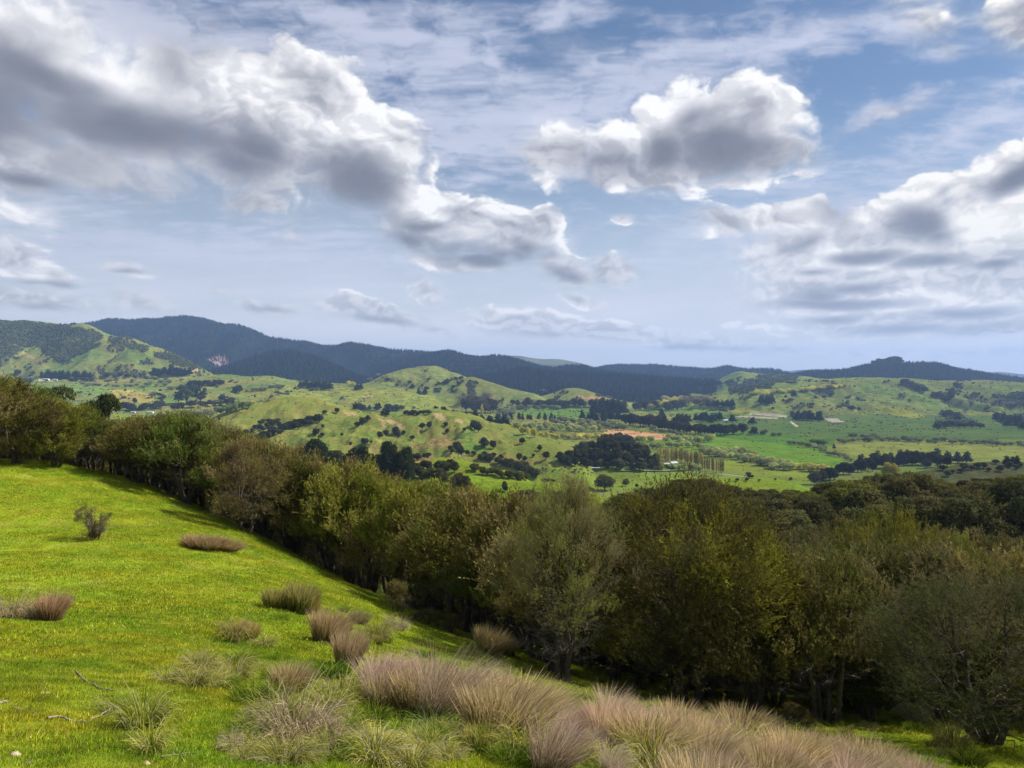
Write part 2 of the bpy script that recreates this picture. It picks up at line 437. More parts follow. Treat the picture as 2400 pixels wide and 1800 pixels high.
HILLS = [
    Hill('distant_blue_hills', [(1780, 884, 13000), (1840, 871, 13000), (1885, 865, 13000), (1925, 872, 13000), (1990, 884, 13000)], 11500, 2500, low=-60, ends=40),
    Hill('distant_hills', [(2240, 884, 9500), (2300, 874, 9500), (2340, 870, 9500), (2400, 877, 9500), (2600, 880, 9500)], 8300, 2500, low=-60, ends=60),
    Hill('far_ridge', [(980, 845, 8500), (1050, 838, 8500), (1110, 834, 8500), (1130, 832, 8500), (1170, 835, 8500), (1210, 833, 8500), (1240, 838, 8500), (1275, 842, 8500), (1310, 840, 8500), (1350, 848, 8500), (1390, 858, 8500), (1430, 875, 8500)], 6800, 2500, rough=60, scale=500, low=-60, ends=60),
    Hill('mountain', [(60, 790, 6200), (160, 766, 6100), (200, 762, 6000), (235, 749, 6000), (270, 748, 6000), (300, 750, 6000), (330, 746, 6000), (380, 745, 6000), (440, 741, 6000), (480, 745, 6000), (520, 755, 5900), (560, 765, 5800), (640, 790, 5600), (680, 797, 5500), (715, 800, 5500), (750, 808, 5400), (800, 811, 5400), (870, 811, 5400), (920, 820, 5300), (1000, 828, 5200), (1100, 838, 5200), (1200, 850, 5200), (1250, 872, 5200)], 3600, 2600, pw=1.15, rough=130, scale=620, gully=1.0, low=-30, ends=120),
    Hill('forested_ridge', [(850, 890, 4700), (880, 862, 4700), (940, 840, 4650), (1000, 834, 4600), (1035, 828, 4600), (1055, 824, 4600), (1080, 830, 4600), (1120, 838, 4600), (1160, 834, 4500), (1190, 838, 4500), (1240, 852, 4400), (1290, 866, 4300), (1330, 858, 4300), (1360, 856, 4300), (1400, 870, 4300), (1450, 885, 4200)], 3000, 1800, rough=70, scale=480, gully=1.0, low=-30, ends=100),
    Hill('forested_range', [(1330, 880, 5600), (1380, 868, 5600), (1420, 858, 5600), (1450, 857, 5600), (1490, 856, 5600), (1530, 855, 5600), (1560, 858, 5500), (1600, 863, 5500), (1640, 865, 5400), (1680, 864, 5200), (1700, 859, 5200), (1715, 858, 5200), (1728, 863, 5100), (1780, 865, 5000), (1830, 868, 5000), (1900, 884, 5000)], 4000, 1800, rough=70, scale=480, gully=1.0, low=-30, ends=90, sm=4),
    Hill('forested_spur', [(440, 888, 3800), (480, 876, 3900), (530, 862, 4000), (580, 846, 4100), (600, 842, 4200), (640, 826, 4350), (680, 822, 4300), (740, 840, 4100), (790, 862, 3900), (830, 880, 3700), (870, 892, 3500)], 2650, 1500, rough=45, scale=420, gully=1.0, low=-20, ends=70),
    Hill('forested_slope', [(1060, 888, 3600), (1150, 880, 3600), (1230, 864, 3700), (1290, 872, 3700), (1400, 880, 3700), (1500, 888, 3700), (1600, 896, 3500), (1680, 900, 3400), (1730, 905, 3300)], 2500, 1500, rough=40, scale=420, gully=1.0, low=-20, ends=100),
    Hill('scrubby_hill', [(-300, 740, 3700), (-100, 748, 3700), (0, 752, 3700), (60, 757, 3700), (110, 758, 3700), (200, 760, 3600), (250, 781, 3400), (330, 800, 3300), (400, 823, 3200), (450, 850, 3100), (480, 868, 3000)], 2450, 1500, pw=1.0, rough=85, scale=420, gully=1.2, low=-15, ends=90),
    Hill('pasture_hill', [(1650, 905, 3600), (1730, 866, 3400), (1760, 872, 3400), (1800, 876, 3400), (1860, 880, 3400), (1960, 890, 3400)], 2500, 1500, rough=45, scale=380, gully=1.0, low=-15, ends=70),
    Hill('wooded_ridge', [(1790, 888, 4000), (1860, 880, 4000), (1900, 873, 4000), (1980, 869, 4000), (2030, 860, 4000), (2080, 856, 4000), (2120, 857, 4000), (2190, 855, 4000), (2210, 857, 4000), (2240, 867, 4000), (2280, 873, 4000), (2340, 885, 3900), (2400, 893, 3800), (2600, 900, 3800)], 2900, 1600, rough=25, scale=400, low=-15, ends=100),
    Hill('grassy_hill', [(1700, 925, 2500), (1760, 905, 2500), (1850, 895, 2600), (1950, 886, 2700), (2050, 884, 2800), (2150, 887, 2800), (2230, 893, 2800), (2300, 893, 2700), (2400, 898, 2600), (2600, 890, 2600), (2900, 900, 2600)], 1750, 1500, pw=0.9, rough=34, scale=260, gully=1.3, low=-10, ends=120),
    Hill('foothills', [(-300, 905, 2700), (0, 900, 2700), (150, 897, 2700), (300, 893, 2750), (380, 886, 2800), (450, 882, 2800), (480, 880, 2800), (540, 876, 2800), (570, 882, 2800), (640, 880, 2750), (680, 890, 2700), (760, 897, 2700), (850, 900, 2600), (900, 905, 2500), (960, 912, 2400)], 1750, 1500, pw=1.1, rough=14, scale=260, gully=1.0, low=-4, ends=120),
    Hill('terraced_hill', [(830, 915, 2500), (870, 892, 2550), (905, 876, 2650), (940, 866, 2700), (985, 858, 2750), (1010, 858, 2750), (1022, 856, 2750), (1050, 867, 2750), (1090, 882, 2700), (1110, 890, 2650), (1150, 903, 2600), (1210, 918, 2500)], 2150, 900, rough=22, scale=170, gully=1.4, low=-4, ends=70, sm=4),
    Hill('terraced_knoll', [(1000, 912, 2300), (1050, 896, 2350), (1104, 881, 2400), (1150, 896, 2400), (1200, 912, 2350), (1250, 922, 2300)], 2120, 500, rough=12, scale=150, gully=1.2, low=-4, ends=50, sm=4),
    Hill('green_knoll', [(1250, 934, 2400), (1300, 920, 2400), (1325, 910, 2400), (1350, 908, 2400), (1375, 914, 2400), (1410, 926, 2400), (1450, 938, 2350)], 2150, 500, rough=5, scale=120, low=-4, ends=50, sm=4),
    Hill('round_knoll', [(470, 990, 1200), (540, 962, 1240), (600, 944, 1270), (650, 932, 1300), (710, 929, 1300), (750, 934, 1300), (800, 950, 1300), (850, 966, 1280), (900, 985, 1250)], 1000, 420, rough=9, scale=70, gully=1.5, low=-6, ends=110),
    Hill('slip_hill', [(560, 1030, 900), (640, 1005, 950), (700, 990, 1000), (760, 978, 1010), (820, 972, 1010), (875, 966, 1010), (900, 972, 1020), (930, 966, 1050), (980, 958, 1060), (1020, 957, 1060), (1070, 964, 1050), (1120, 980, 1040), (1200, 1000, 1010), (1260, 1020, 980), (1310, 1040, 950), (1330, 1052, 930)], 640, 300, pw=0.85, rough=13, scale=75, gully=1.5, low=-4, ends=90, sm=4),
    Hill('slip_hill', [(1080, 1075, 700), (1150, 1045, 740), (1200, 1035, 760), (1260, 1030, 770), (1310, 1040, 760), (1350, 1068, 740)], 610, 120, pw=0.9, rough=5, scale=50, gully=1.2, low=-5, ends=60),
    Hill('bush_hill', [(1350, 1085, 780), (1400, 1062, 800), (1450, 1050, 820), (1500, 1062, 820), (1550, 1085, 800)], 690, 120, low=-5, ends=60),
    Hill('green_paddock', [(560, 1135, 410), (640, 1118, 420), (740, 1100, 430), (850, 1092, 450), (980, 1074, 480), (1040, 1070, 480), (1090, 1078, 470), (1130, 1092, 460), (1180, 1104, 450), (1230, 1118, 450), (1260, 1140, 450)], 290, 120, pw=0.8, rough=2, scale=40, low=-5, ends=90),
    Hill('green_paddock', [(900, 1150, 330), (1000, 1128, 340), (1080, 1110, 345), (1110, 1112, 350), (1180, 1126, 350), (1300, 1130, 350), (1350, 1138, 350), (1400, 1160, 345), (1440, 1180, 340)], 235, 110, pw=0.8, rough=1.2, scale=30, low=-5, ends=70),
    Hill('green_paddock', [(1440, 1165, 430), (1560, 1142, 440), (1640, 1130, 450), (1700, 1122, 460), (1760, 1120, 460), (1820, 1122, 460), (1860, 1132, 455), (1910, 1152, 445), (1950, 1175, 430)], 330, 130, pw=0.8, rough=1.5, scale=40, low=-5, ends=70),
    Hill('dark_knoll', [(2080, 1120, 560), (2150, 1106, 570), (2200, 1098, 580), (2260, 1086, 590), (2320, 1081, 600), (2400, 1083, 600), (2600, 1090, 600), (2800, 1110, 600)], 420, 160, rough=2, scale=60, low=-5, ends=80),
]


def base_height(x, y):
    """river plain with its faint terraces"""
    b = 2.2 * fbm(x / 300, y / 420, 3) + 0.6 * fbm(x / 60, y / 60, 2)
    return b * sst(y, 300, 900)


def heights(x, y, want_id=False):
    PX = 1200 + F * x / np.maximum(y, 1.0)
    base = base_height(x, y)
    h = base.copy()
    idx = np.zeros(np.shape(x), np.int16)
    ch = camera_hill(x, y)
    ch = ch + 0.17 * fbm(x / 2.6, y / 2.6, 4) * sst(np.hypot(x, y), 2, 8) * (1 - sst(y, 100, 200)) + 0.5 * fbm(x / 14, y / 14, 2) * sst(np.hypot(x, y), 20, 60)
    ch = np.where(y > 430, -200.0, ch)
    idx = np.where(ch > h, 1, idx)
    h = smax(ch, h, 3.0)
    for i, H in enumerate(HILLS):
        m = (y > min(H.foot, H.D.min()) * 0.98) & (y < H.D.max() + H.back) & (PX > H.px[0]) & (PX < H.px[-1])
        if not m.any():
            continue
        hh = H(x[m], y[m], PX[m], base[m])
        k = 0.004 * y[m]
        old = h[m]
        ii = idx[m]
        ii[hh > old] = i + 2
        idx[m] = ii
        h[m] = smax(hh, old, k)
    return (h, idx) if want_id else h


def zat(x, y):
    return float(heights(np.array([float(x)]), np.array([float(y)]))[0])


def on_ground(px, py, dmin=3.0, dmax=14000.0):
    """world point of the ground seen at photo pixel (px, py), or None"""
    D = np.exp(np.linspace(math.log(dmin), math.log(dmax), 1500))
    x = (px - 1200) / F * D
    z = CAMZ - (py - HORIZON) / F * D
    g = heights(x, D)
    w = np.nonzero(g >= z)[0]
    if len(w) == 0:
        return None
    i = w[0]
    if i == 0:
        return (x[0], D[0], g[0])
    a, b = z[i - 1] - g[i - 1], z[i] - g[i]
    t = a / (a - b)
    d = D[i - 1] + t * (D[i] - D[i - 1])
    X = (px - 1200) / F * d
    return (X, d, zat(X, d))

# ------------------------------------------------------------------ materials
def material(name, build):
    m = bpy.data.materials.new(name)
    m.use_nodes = True
    nt = m.node_tree
    for n in list(nt.nodes):
        nt.nodes.remove(n)
    out = nt.nodes.new('ShaderNodeOutputMaterial')

    def N(kind, props=None, **ins):
        n = nt.nodes.new(kind)
        for k, v in (props or {}).items():
            setattr(n, k, v)
        for k, v in ins.items():
            s = n.inputs[int(k[1:])] if k[0] == 'i' and k[1:].isdigit() else n.inputs[k.replace('_', ' ')]
            if hasattr(v, 'is_linked') or isinstance(v, bpy.types.NodeSocket):
                nt.links.new(v, s)
            else:
                s.default_value = v
        return n
    nt.links.new(build(N), out.inputs[0])
    return m


def ground_mat(name, s_fine, s_mid, bump=0.3, bscale=1.0, tint=(1, 1, 1, 1)):
    def build(N):
        a = N('ShaderNodeAttribute', {'attribute_name': 'cover'})
        g = N('ShaderNodeNewGeometry')
        n1 = N('ShaderNodeTexNoise', Vector=g.outputs['Position'], Scale=s_fine, Detail=5.0, Roughness=0.65)
        n2 = N('ShaderNodeTexNoise', Vector=g.outputs['Position'], Scale=s_mid, Detail=3.0, Roughness=0.5)
        m1 = N('ShaderNodeMapRange', i0=n1.outputs[0], i1=0.3, i2=0.7, i3=0.62, i4=1.35)
        m2 = N('ShaderNodeMapRange', i0=n2.outputs[0], i1=0.3, i2=0.7, i3=0.85, i4=1.15)
        mm = N('ShaderNodeMath', {'operation': 'MULTIPLY'}, i0=m1.outputs[0], i1=m2.outputs[0])
        c = N('ShaderNodeVectorMath', {'operation': 'SCALE'}, i0=a.outputs['Color'], Scale=mm.outputs[0])
        hs = N('ShaderNodeHueSaturation', Color=c.outputs[0])
        hm = N('ShaderNodeMapRange', i0=n2.outputs[0], i1=0.3, i2=0.7, i3=0.485, i4=0.512)
        hs.inputs['Hue'].default_value = 0.5
        nt = hs.id_data
        nt.links.new(hm.outputs[0], hs.inputs['Hue'])
        b = N('ShaderNodeBump', Strength=bump, Distance=bscale, Height=n1.outputs[0])
        d = N('ShaderNodeBsdfDiffuse', Color=hs.outputs[0], Roughness=0.6, Normal=b.outputs[0])
        return d.outputs[0]
    return material(name, build)


MAT_NEAR = ground_mat("pasture turf", 6.0, 0.5, 0.6, 0.08)
MAT_MID = ground_mat("paddock grass", 0.35, 0.03, 0.5, 0.8)
MAT_FAR = ground_mat("distant land", 0.06, 0.006, 0.4, 4.0)


def inside(poly, X, Y):
    r = np.zeros(X.shape, bool)
    n = len(poly)
    for i in range(n):
        x1, y1 = poly[i]
        x2, y2 = poly[(i + 1) % n]
        c = ((y1 > Y) != (y2 > Y)) & (X < (x2 - x1) * (Y - y1) / ((y2 - y1) or 1e-9) + x1)
        r ^= c
    return r


# land cover outlines as they lie on the ground (photo px, py of the outline), colour, distance range
FIELDS = [
    ('bright', [(1490, 1036), (1560, 1022), (1700, 1020), (1800, 1032), (1880, 1042), (1930, 1058), (1990, 1085), (1960, 1110), (1900, 1098), (1780, 1085), (1620, 1056), (1510, 1046)], (.080, .165, .020), 700, 2200),
    ('deep', [(1560, 1021), (1700, 1012), (1830, 1016), (1960, 1030), (1950, 1046), (1800, 1038), (1700, 1026)], (.055, .125, .022), 700, 2400),
    ('light', [(1950, 1048), (2080, 1034), (2250, 1036), (2420, 1042), (2420, 1082), (2160, 1086), (2040, 1080)], (.140, .175, .045), 700, 2200),
    ('plough', [(1412, 1016), (1424, 1006), (1460, 1007), (1500, 1012), (1560, 1018), (1578, 1030), (1540, 1031), (1480, 1031), (1425, 1026)], (.33, .205, .13), 900, 2400),
    ('plough2', [(1348, 1017), (1385, 1018), (1385, 1026), (1345, 1027)], (.34, .18, .11), 900, 2400),
    ('plough3', [(1282, 984), (1300, 984), (1300, 990), (1285, 990)], (.34, .2, .12), 900, 2400),
    ('strip', [(1190, 968), (1250, 960), (1400, 955), (1400, 966), (1370, 975), (1340, 984), (1240, 976)], (.075, .150, .028), 1200, 2600),
    ('strip2', [(1280, 997), (1340, 993), (1350, 1003), (1290, 1006)], (.06, .13, .025), 1200, 2600),
    ('plainlit', [(560, 915), (700, 903), (860, 908), (960, 918), (1030, 932), (1110, 945), (1060, 962), (980, 958), (860, 952), (700, 932), (560, 930)], (.150, .185, .040), 1300, 2750),
    ('plainlow', [(880, 938), (1040, 936), (1110, 950), (1020, 965), (900, 957)], (.135, .175, .035), 1300, 2750),
    ('mustard', [(235, 916), (290, 913), (340, 920), (362, 930), (358, 942), (255, 944)], (.215, .195, .055), 1300, 2750),
    ('leftgreen', [(15, 893), (100, 893), (180, 897), (260, 912), (250, 930), (60, 925)], (.105, .165, .045), 1300, 2750),
    ('sheds', [(265, 968), (360, 980), (360, 1000), (290, 1000)], (.14, .19, .02), 900, 2750),
    ('low1', [(1190, 1094), (1400, 1094), (1900, 1110), (1900, 1160), (1200, 1140)], (.110, .165, .030), 500, 1100),
    ('low2', [(1690, 1065), (1780, 1090), (1890, 1105), (1890, 1125), (1690, 1098)], (.13, .18, .032), 500, 1100),
    ('rstrip', [(1500, 958), (1560, 955), (1650, 958), (1700, 962), (1700, 972), (1500, 966)], (.10, .165, .04), 1500, 2700),
    ('rlit', [(1680, 955), (1740, 958), (1790, 966), (1720, 968)], (.20, .22, .03), 1500, 2700),
    ('tongue', [(2010, 955), (2090, 950), (2130, 960), (2170, 978), (2140, 980), (2080, 970)], (.17, .20, .03), 1500, 2900),
    ('gravel', [(1755, 966), (1800, 967), (1846, 974), (1842, 979), (1800, 975), (1755, 971)], (.26, .25, .235), 1500, 3000),
    ('gravel2', [(1722, 977), (1750, 974), (1824, 979), (1822, 982), (1750, 979)], (.25, .24, .22), 1500, 3000),
    ('gravel3', [(1930, 981), (1960, 980), (1980, 989), (1950, 991)], (.26, .255, .25), 1500, 3000),
    ('track', [(1851, 985), (1860, 991), (1876, 1003), (1872, 1003), (1856, 993)], (.40, .38, .34), 1500, 3000),
    ('clearfell', [(486, 843), (505, 836), (527, 836), (522, 842), (538, 850), (520, 859), (500, 850)], (.36, .24, .22), 3000, 9000),
    ('bank', [(438, 862), (462, 861), (470, 865), (448, 876), (440, 870)], (.30, .25, .15), 2000, 5000),
    ('shedyard', [(80, 889), (130, 888), (130, 893), (80, 893)], (.3, .28, .25), 1500, 3500),
    ('knollbrown', [(1345, 930), (1360, 926), (1400, 930), (1430, 936), (1380, 936)], (.26, .19, .10), 2000, 3000),
    ('earth', [(850, 926), (870, 925), (872, 930), (852, 931)], (.34, .24, .15), 1300, 2750),
    ('slip1', [(886, 981), (900, 984), (905, 1002), (896, 1001)], (.27, .23, .13), 500, 1300),
    ('slip2', [(898, 982), (925, 986), (950, 1003), (944, 1007), (915, 994)], (.30, .24, .15), 500, 1300),
    ('slip3', [(800, 960), (830, 968), (845, 976), (815, 974)], (.24, .21, .11), 500, 1500),
    ('slip4', [(1010, 968), (1035, 970), (1046, 984), (1030, 985)], (.24, .21, .12), 500, 1300),
    ('slip5', [(1063, 978), (1084, 985), (1086, 992), (1068, 989)], (.24, .21, .12), 500, 1300),
    ('rank1', [(1000, 1028), (1040, 1022), (1065, 1032), (1050, 1046), (1015, 1046)], (.150, .125, .060), 500, 1300),
    ('rank2', [(960, 1040), (1010, 1038), (1010, 1052), (965, 1052)], (.14, .13, .055), 500, 1300),
    ('rank3', [(1210, 1073), (1260, 1078), (1330, 1094), (1240, 1092)], (.13, .13, .05), 500, 1300),
    ('rank4', [(890, 1080), (1010, 1065), (1020, 1078), (910, 1092)], (.15, .13, .065), 300, 1300),
    ('lush', [(1080, 1045), (1110, 1034), (1140, 1040), (1170, 1050), (1130, 1062), (1090, 1060)], (.085, .145, .03), 500, 1300),
    ('terrL', [(1700, 880), (1727, 872), (1732, 930), (1670, 930), (1672, 905)], (.10, .15, .04), 2500, 5000),
    ('bareslip', [(112, 806), (122, 802), (135, 812), (130, 824), (118, 822)], (.36, .31, .2), 2000, 5000),
    ('barebit', [(45, 818), (60, 835), (95, 850), (110, 853), (80, 838)], (.24, .19, .10), 2000, 5000),
]
SCRUB = [   # native scrub and forest blocks on the open hills
    [(-20, 748), (60, 755), (150, 764), (215, 776), (240, 785), (228, 802), (212, 818), (180, 838), (150, 853), (132, 855), (118, 840), (96, 826), (90, 812), (55, 820), (0, 836), (-20, 840)],
    [(250, 786), (300, 800), (350, 815), (330, 826), (300, 818), (262, 806)],
    [(350, 830), (400, 825), (450, 845), (470, 866), (430, 862), (390, 848)],
    [(1706, 905), (1740, 893), (1800, 884), (1850, 878), (1880, 880), (1860, 895), (1800, 903), (1760, 917), (1720, 930)],
    [(1770, 880), (1830, 884), (1840, 892), (1795, 890)],
    [(2110, 897), (2150, 900), (2180, 918), (2160, 922), (2130, 912)],
    [(2185, 920), (2230, 925), (2225, 940), (2190, 935)],
    [(2210, 968), (2250, 970), (2245, 980), (2212, 978)], [(2225, 990), (2270, 988), (2295, 996), (2280, 1005), (2240, 1000)],
    [(2195, 990), (2215, 990), (2218, 1004), (2198, 1004)], [(2060, 895), (2085, 894), (2080, 898)], [(2240, 905), (2265, 905), (2255, 914), (2238, 912)],
    [(2330, 975), (2400, 975), (2400, 1000), (2350, 995)], [(2330, 930), (2420, 925), (2420, 960), (2360, 955)],
    [(320, 846), (350, 843), (350, 852), (325, 853)],
]


def cover_colour(x, y, h, idx, slope):
    PX = 1200 + F * x / np.maximum(y, 1.0)
    PY = HORIZON + F * (CAMZ - h) / np.maximum(y, 1.0)
    names = ['river_plain', 'hillside'] + [H.name for H in HILLS]
    n1 = fbm(x / 180, y / 220, 4)
    n2 = fbm(x / 35 + 9, y / 45, 4)
    n3 = fbm(x / 900 + 4, y / 900, 3)
    n4 = fbm(x / 9 + 9, y / 12, 3)

    def mix(a, b, t):
        t = np.clip(t, 0, 1)[:, None]
        return np.array(a) * (1 - t) + np.array(b) * t
    col = mix((.085, .135, .032), (.150, .165, .052), 0.5 + 1.1 * n1 + 0.5 * n2)
    wood = np.zeros(len(x), bool)
    for i, nm in enumerate(names):
        m = idx == i
        if not m.any():
            continue
        if nm in ('mountain', 'forested_ridge', 'forested_range', 'forested_spur', 'forested_slope', 'wooded_ridge'):
            col[m] = mix((.012, .020, .014), (.020, .028, .016), 0.5 + n1[m])
            wood |= m
        elif nm in ('distant_hills', 'distant_blue_hills'):
            col[m] = (.05, .07, .04)
        elif nm == 'far_ridge':
            col[m] = mix((.07, .09, .04), (.11, .12, .06), 0.5 + 1.5 * n1[m])
        elif nm in ('slip_hill',):
            c = mix((.095, .150, .034), (.150, .160, .050), 0.45 + 1.2 * n2[m] + 0.9 * n4[m])
            s = sst(slope[m] + 0.35 * n4[m] + .2 * n2[m], 0.90, 1.15)[:, None]
            col[m] = c * (1 - .5 * s) + np.array([.21, .18, .09]) * .5 * s
        elif nm == 'round_knoll':
            c = mix((.115, .155, .032), (.155, .168, .045), 0.5 + 1.2 * n2[m] + .5 * n4[m])
            s = sst(slope[m] + 0.3 * n4[m], 0.55, 0.75)[:, None]
            col[m] = c * (1 - .5 * s) + np.array([.18, .16, .07]) * .5 * s
        elif nm in ('terraced_hill', 'terraced_knoll', 'green_knoll'):
            tr = np.sin(h[m] * 1.1 + 2.5 * n2[m])
            col[m] = mix((.10, .155, .040), (.165, .170, .070), 0.42 + 0.35 * tr + 0.9 * n2[m])
        elif nm in ('grassy_hill', 'pasture_hill'):
            col[m] = mix((.085, .150, .035), (.155, .175, .050), 0.5 + 0.9 * n1[m] + 0.7 * n2[m])
        elif nm == 'green_paddock':
            col[m] = mix((.095, .160, .018), (.14, .19, .028), 0.5 + 1.0 * n2[m] + 0.6 * n4[m])
        elif nm == 'bush_hill':
            col[m] = (.035, .05, .02)
        elif nm == 'dark_knoll':
            col[m] = mix((.045, .06, .028), (.075, .08, .035), 0.5 + n2[m] + n4[m])
        elif nm == 'scrubby_hill':
            col[m] = mix((.085, .145, .040), (.165, .165, .060), 0.45 + 1.3 * n1[m] + 0.5 * n2[m])
        elif nm == 'foothills':
            col[m] = mix((.085, .140, .040), (.155, .165, .055), 0.5 + 1.3 * n1[m] + 0.7 * n2[m])
    # right-hand plain: cloud shadow put into the grass colour as deeper green
    m = (idx == 0) & (PX > 1640) & (PY < 1030)
    col[m] = mix((.050, .100, .030), (.075, .120, .035), 0.5 + n1 + n2)[m]
    m = (idx == 0) & (PY > 1000) & (PX < 1500) & (PY < 1095)
    col[m] = mix((.06, .10, .03), (.12, .14, .05), 0.5 + n2 * 1.5)[m]
    wob = n2 * 7 + n4 * 3
    far = y > 250
    for nm, poly, c, d0, d1 in FIELDS:
        s = 0.35 if ('gravel' in nm or 'track' in nm or 'plough' in nm) else (0.5 if 'slip' in nm else 0.8)
        m = far & (y > d0) & (y < d1) & inside(poly, PX + wob * s * 0.8, PY + (n2 * 3 + n4 * 2) * s * 0.5)
        if nm == 'clearfell':
            m = (y > d0) & (y < d1) & inside(poly, PX, PY)
        v = (1 + 0.35 * n2 + 0.2 * n4)[m][:, None]
        col[m] = np.array(c) * v
    scrub = np.zeros(len(x), bool)
    nx = fbm(x / 60 + 2, y / 110 + 3, 3)
    for poly in SCRUB:
        m = (y > 1500) & (y < 5200) & inside(poly, PX + nx * 26, PY + nx * 12)
        scrub |= m
    scrub &= ~wood
    gull = (idx > 1) & (y > 1500) & (y < 4200) & ~wood & (n2 + 0.9 * n1 + 0.5 * slope > 0.62)
    scrub |= gull & (fbm(x / 22, y / 30, 2) > -0.1)
    col[scrub] = mix((.048, .062, .034), (.075, .078, .042), 0.5 + n2)[scrub]
    col[far & ~wood] *= np.array([1.50, 1.34, 1.05])
    # the near hillside: sheep pasture, turning to leaf litter under the trees
    m = (idx == 1)
    if m.any():
        a = fbm(x[m] / 3.0, y[m] / 3.0, 4)
        b = fbm(x[m] / 0.8 + 5, y[m] / 0.8, 3)
        c = mix((.140, .215, .014), (.250, .285, .022), 0.55 + 1.0 * a + 0.5 * b)
        dry = sst(fbm(x[m] / 1.7 + 33, y[m] / 1.7, 4) + 0.1, 0.18, 0.5)[:, None]
        c = c * (1 - 0.5 * dry) + np.array([.30, .27, .07]) * 0.5 * dry
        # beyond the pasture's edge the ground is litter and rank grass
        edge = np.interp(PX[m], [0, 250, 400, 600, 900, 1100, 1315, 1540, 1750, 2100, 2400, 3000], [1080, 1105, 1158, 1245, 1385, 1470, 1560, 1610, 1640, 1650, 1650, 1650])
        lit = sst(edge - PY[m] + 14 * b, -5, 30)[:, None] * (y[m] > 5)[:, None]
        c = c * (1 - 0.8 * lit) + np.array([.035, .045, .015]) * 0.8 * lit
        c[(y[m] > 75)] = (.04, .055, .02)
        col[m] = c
    return col, wood, scrub, names


def grid():
    ys = np.concatenate([np.linspace(-55, 2.5, 40), np.geomspace(2.7, 70, 210)[0:], np.geomspace(71, 560, 120), np.geomspace(564, 6200, 430), np.geomspace(6250, 15000, 50)])
    s = np.concatenate([np.linspace(-1.25, -0.70, 40, endpoint=False), np.linspace(-0.70, 0.70, 760, endpoint=False), np.linspace(0.70, 1.25, 40)])
    Y, Sg = np.meshgrid(ys, s, indexing='ij')
    near = np.clip(1 - Y / 60.0, 0, 1)
    X = Sg * (np.maximum(Y, 0) + (58 - 0.0 * Y) * near)
    return X, Y


GX, GY_ = grid()
GH, GI = heights(GX.ravel(), GY_.ravel(), True)
GH = GH.reshape(GX.shape)
GI = GI.reshape(GX.shape)
_dy = np.gradient(GH, axis=0) / np.maximum(np.gradient(GY_, axis=0), 1e-3)
_dx = np.gradient(GH, axis=1) / np.maximum(np.gradient(GX, axis=1), 1e-3)
SLOPE = np.hypot(_dx, _dy)
COL, WOOD, SCR, LAND = cover_colour(GX.ravel(), GY_.ravel(), GH.ravel(), GI.ravel(), SLOPE.ravel())


def mesh_from(name, V, Fq, cols=None, mat=None, smooth=True, attr='cover', mats=None, midx=None):
    """V (n,3), Fq (m,3 or 4) -> mesh"""
    me = bpy.data.meshes.new(name)
    V = np.ascontiguousarray(V, np.float32)
    Fq = np.ascontiguousarray(Fq, np.int32)
    k = Fq.shape[1]
    me.vertices.add(len(V))
    me.vertices.foreach_set('co', V.ravel())
    me.loops.add(Fq.size)
    me.loops.foreach_set('vertex_index', Fq.ravel())
    me.polygons.add(len(Fq))
    me.polygons.foreach_set('loop_start', np.arange(0, Fq.size, k, dtype=np.int32))
    me.polygons.foreach_set('use_smooth', np.full(len(Fq), smooth))
    if cols is not None:
        at = me.color_attributes.new(attr, 'FLOAT_COLOR', 'POINT')
        c4 = np.ones((len(V), 4), np.float32)
        c4[:, :3] = cols
        at.data.foreach_set('color', c4.ravel())
    for m in (mats or ([mat] if mat else [])):
        me.materials.append(m)
    if midx is not None:
        me.polygons.foreach_set('material_index', np.asarray(midx, np.int32))
    me.update(calc_edges=True)
    me.validate()
    return me


def link(name, me, parent=None, loc=None):
    o = bpy.data.objects.new(name, me)
    S.collection.objects.link(o)
    if parent:
        o.parent = parent
    if loc is not None:
        o.location = loc
    return o


def thing(name, label, cat, loc, rz=0.0, group=None, scale=1.0):
    o = bpy.data.objects.new(name, None)
    S.collection.objects.link(o)
    o.location = loc
    o.rotation_euler = (0, 0, rz)
    o.scale = (scale,) * 3 if isinstance(scale, (int, float)) else scale
    o['label'] = label
    o['category'] = cat
    if group:
        o['group'] = group
    return o


def build_land():
    nr, nc = GX.shape
    V = np.stack([GX, GY_, GH], -1).reshape(-1, 3)
    i, j = np.meshgrid(np.arange(nr - 1), np.arange(nc - 1), indexing='ij')
    a = (i * nc + j).ravel()
    Q = np.stack([a, a + 1, a + nc + 1, a + nc], -1)
    fid = np.maximum.reduce([GI.ravel()[Q[:, k]] for k in range(4)])
    byname = {}
    for k, nm in enumerate(LAND):
        byname.setdefault(nm, []).append(k)
    for nm, ks in byname.items():
        m = np.isin(fid, ks)
        if not m.any():
            continue
        q = Q[m]
        used, inv = np.unique(q.ravel(), return_inverse=True)
        mat = MAT_NEAR if nm == 'hillside' else (MAT_MID if nm in ('slip_hill', 'green_paddock', 'dark_knoll', 'round_knoll', 'bush_hill', 'river_plain') else MAT_FAR)
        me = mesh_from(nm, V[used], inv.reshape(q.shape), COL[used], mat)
        o = link(nm, me)
        o['kind'] = 'structure'
    return


build_land()

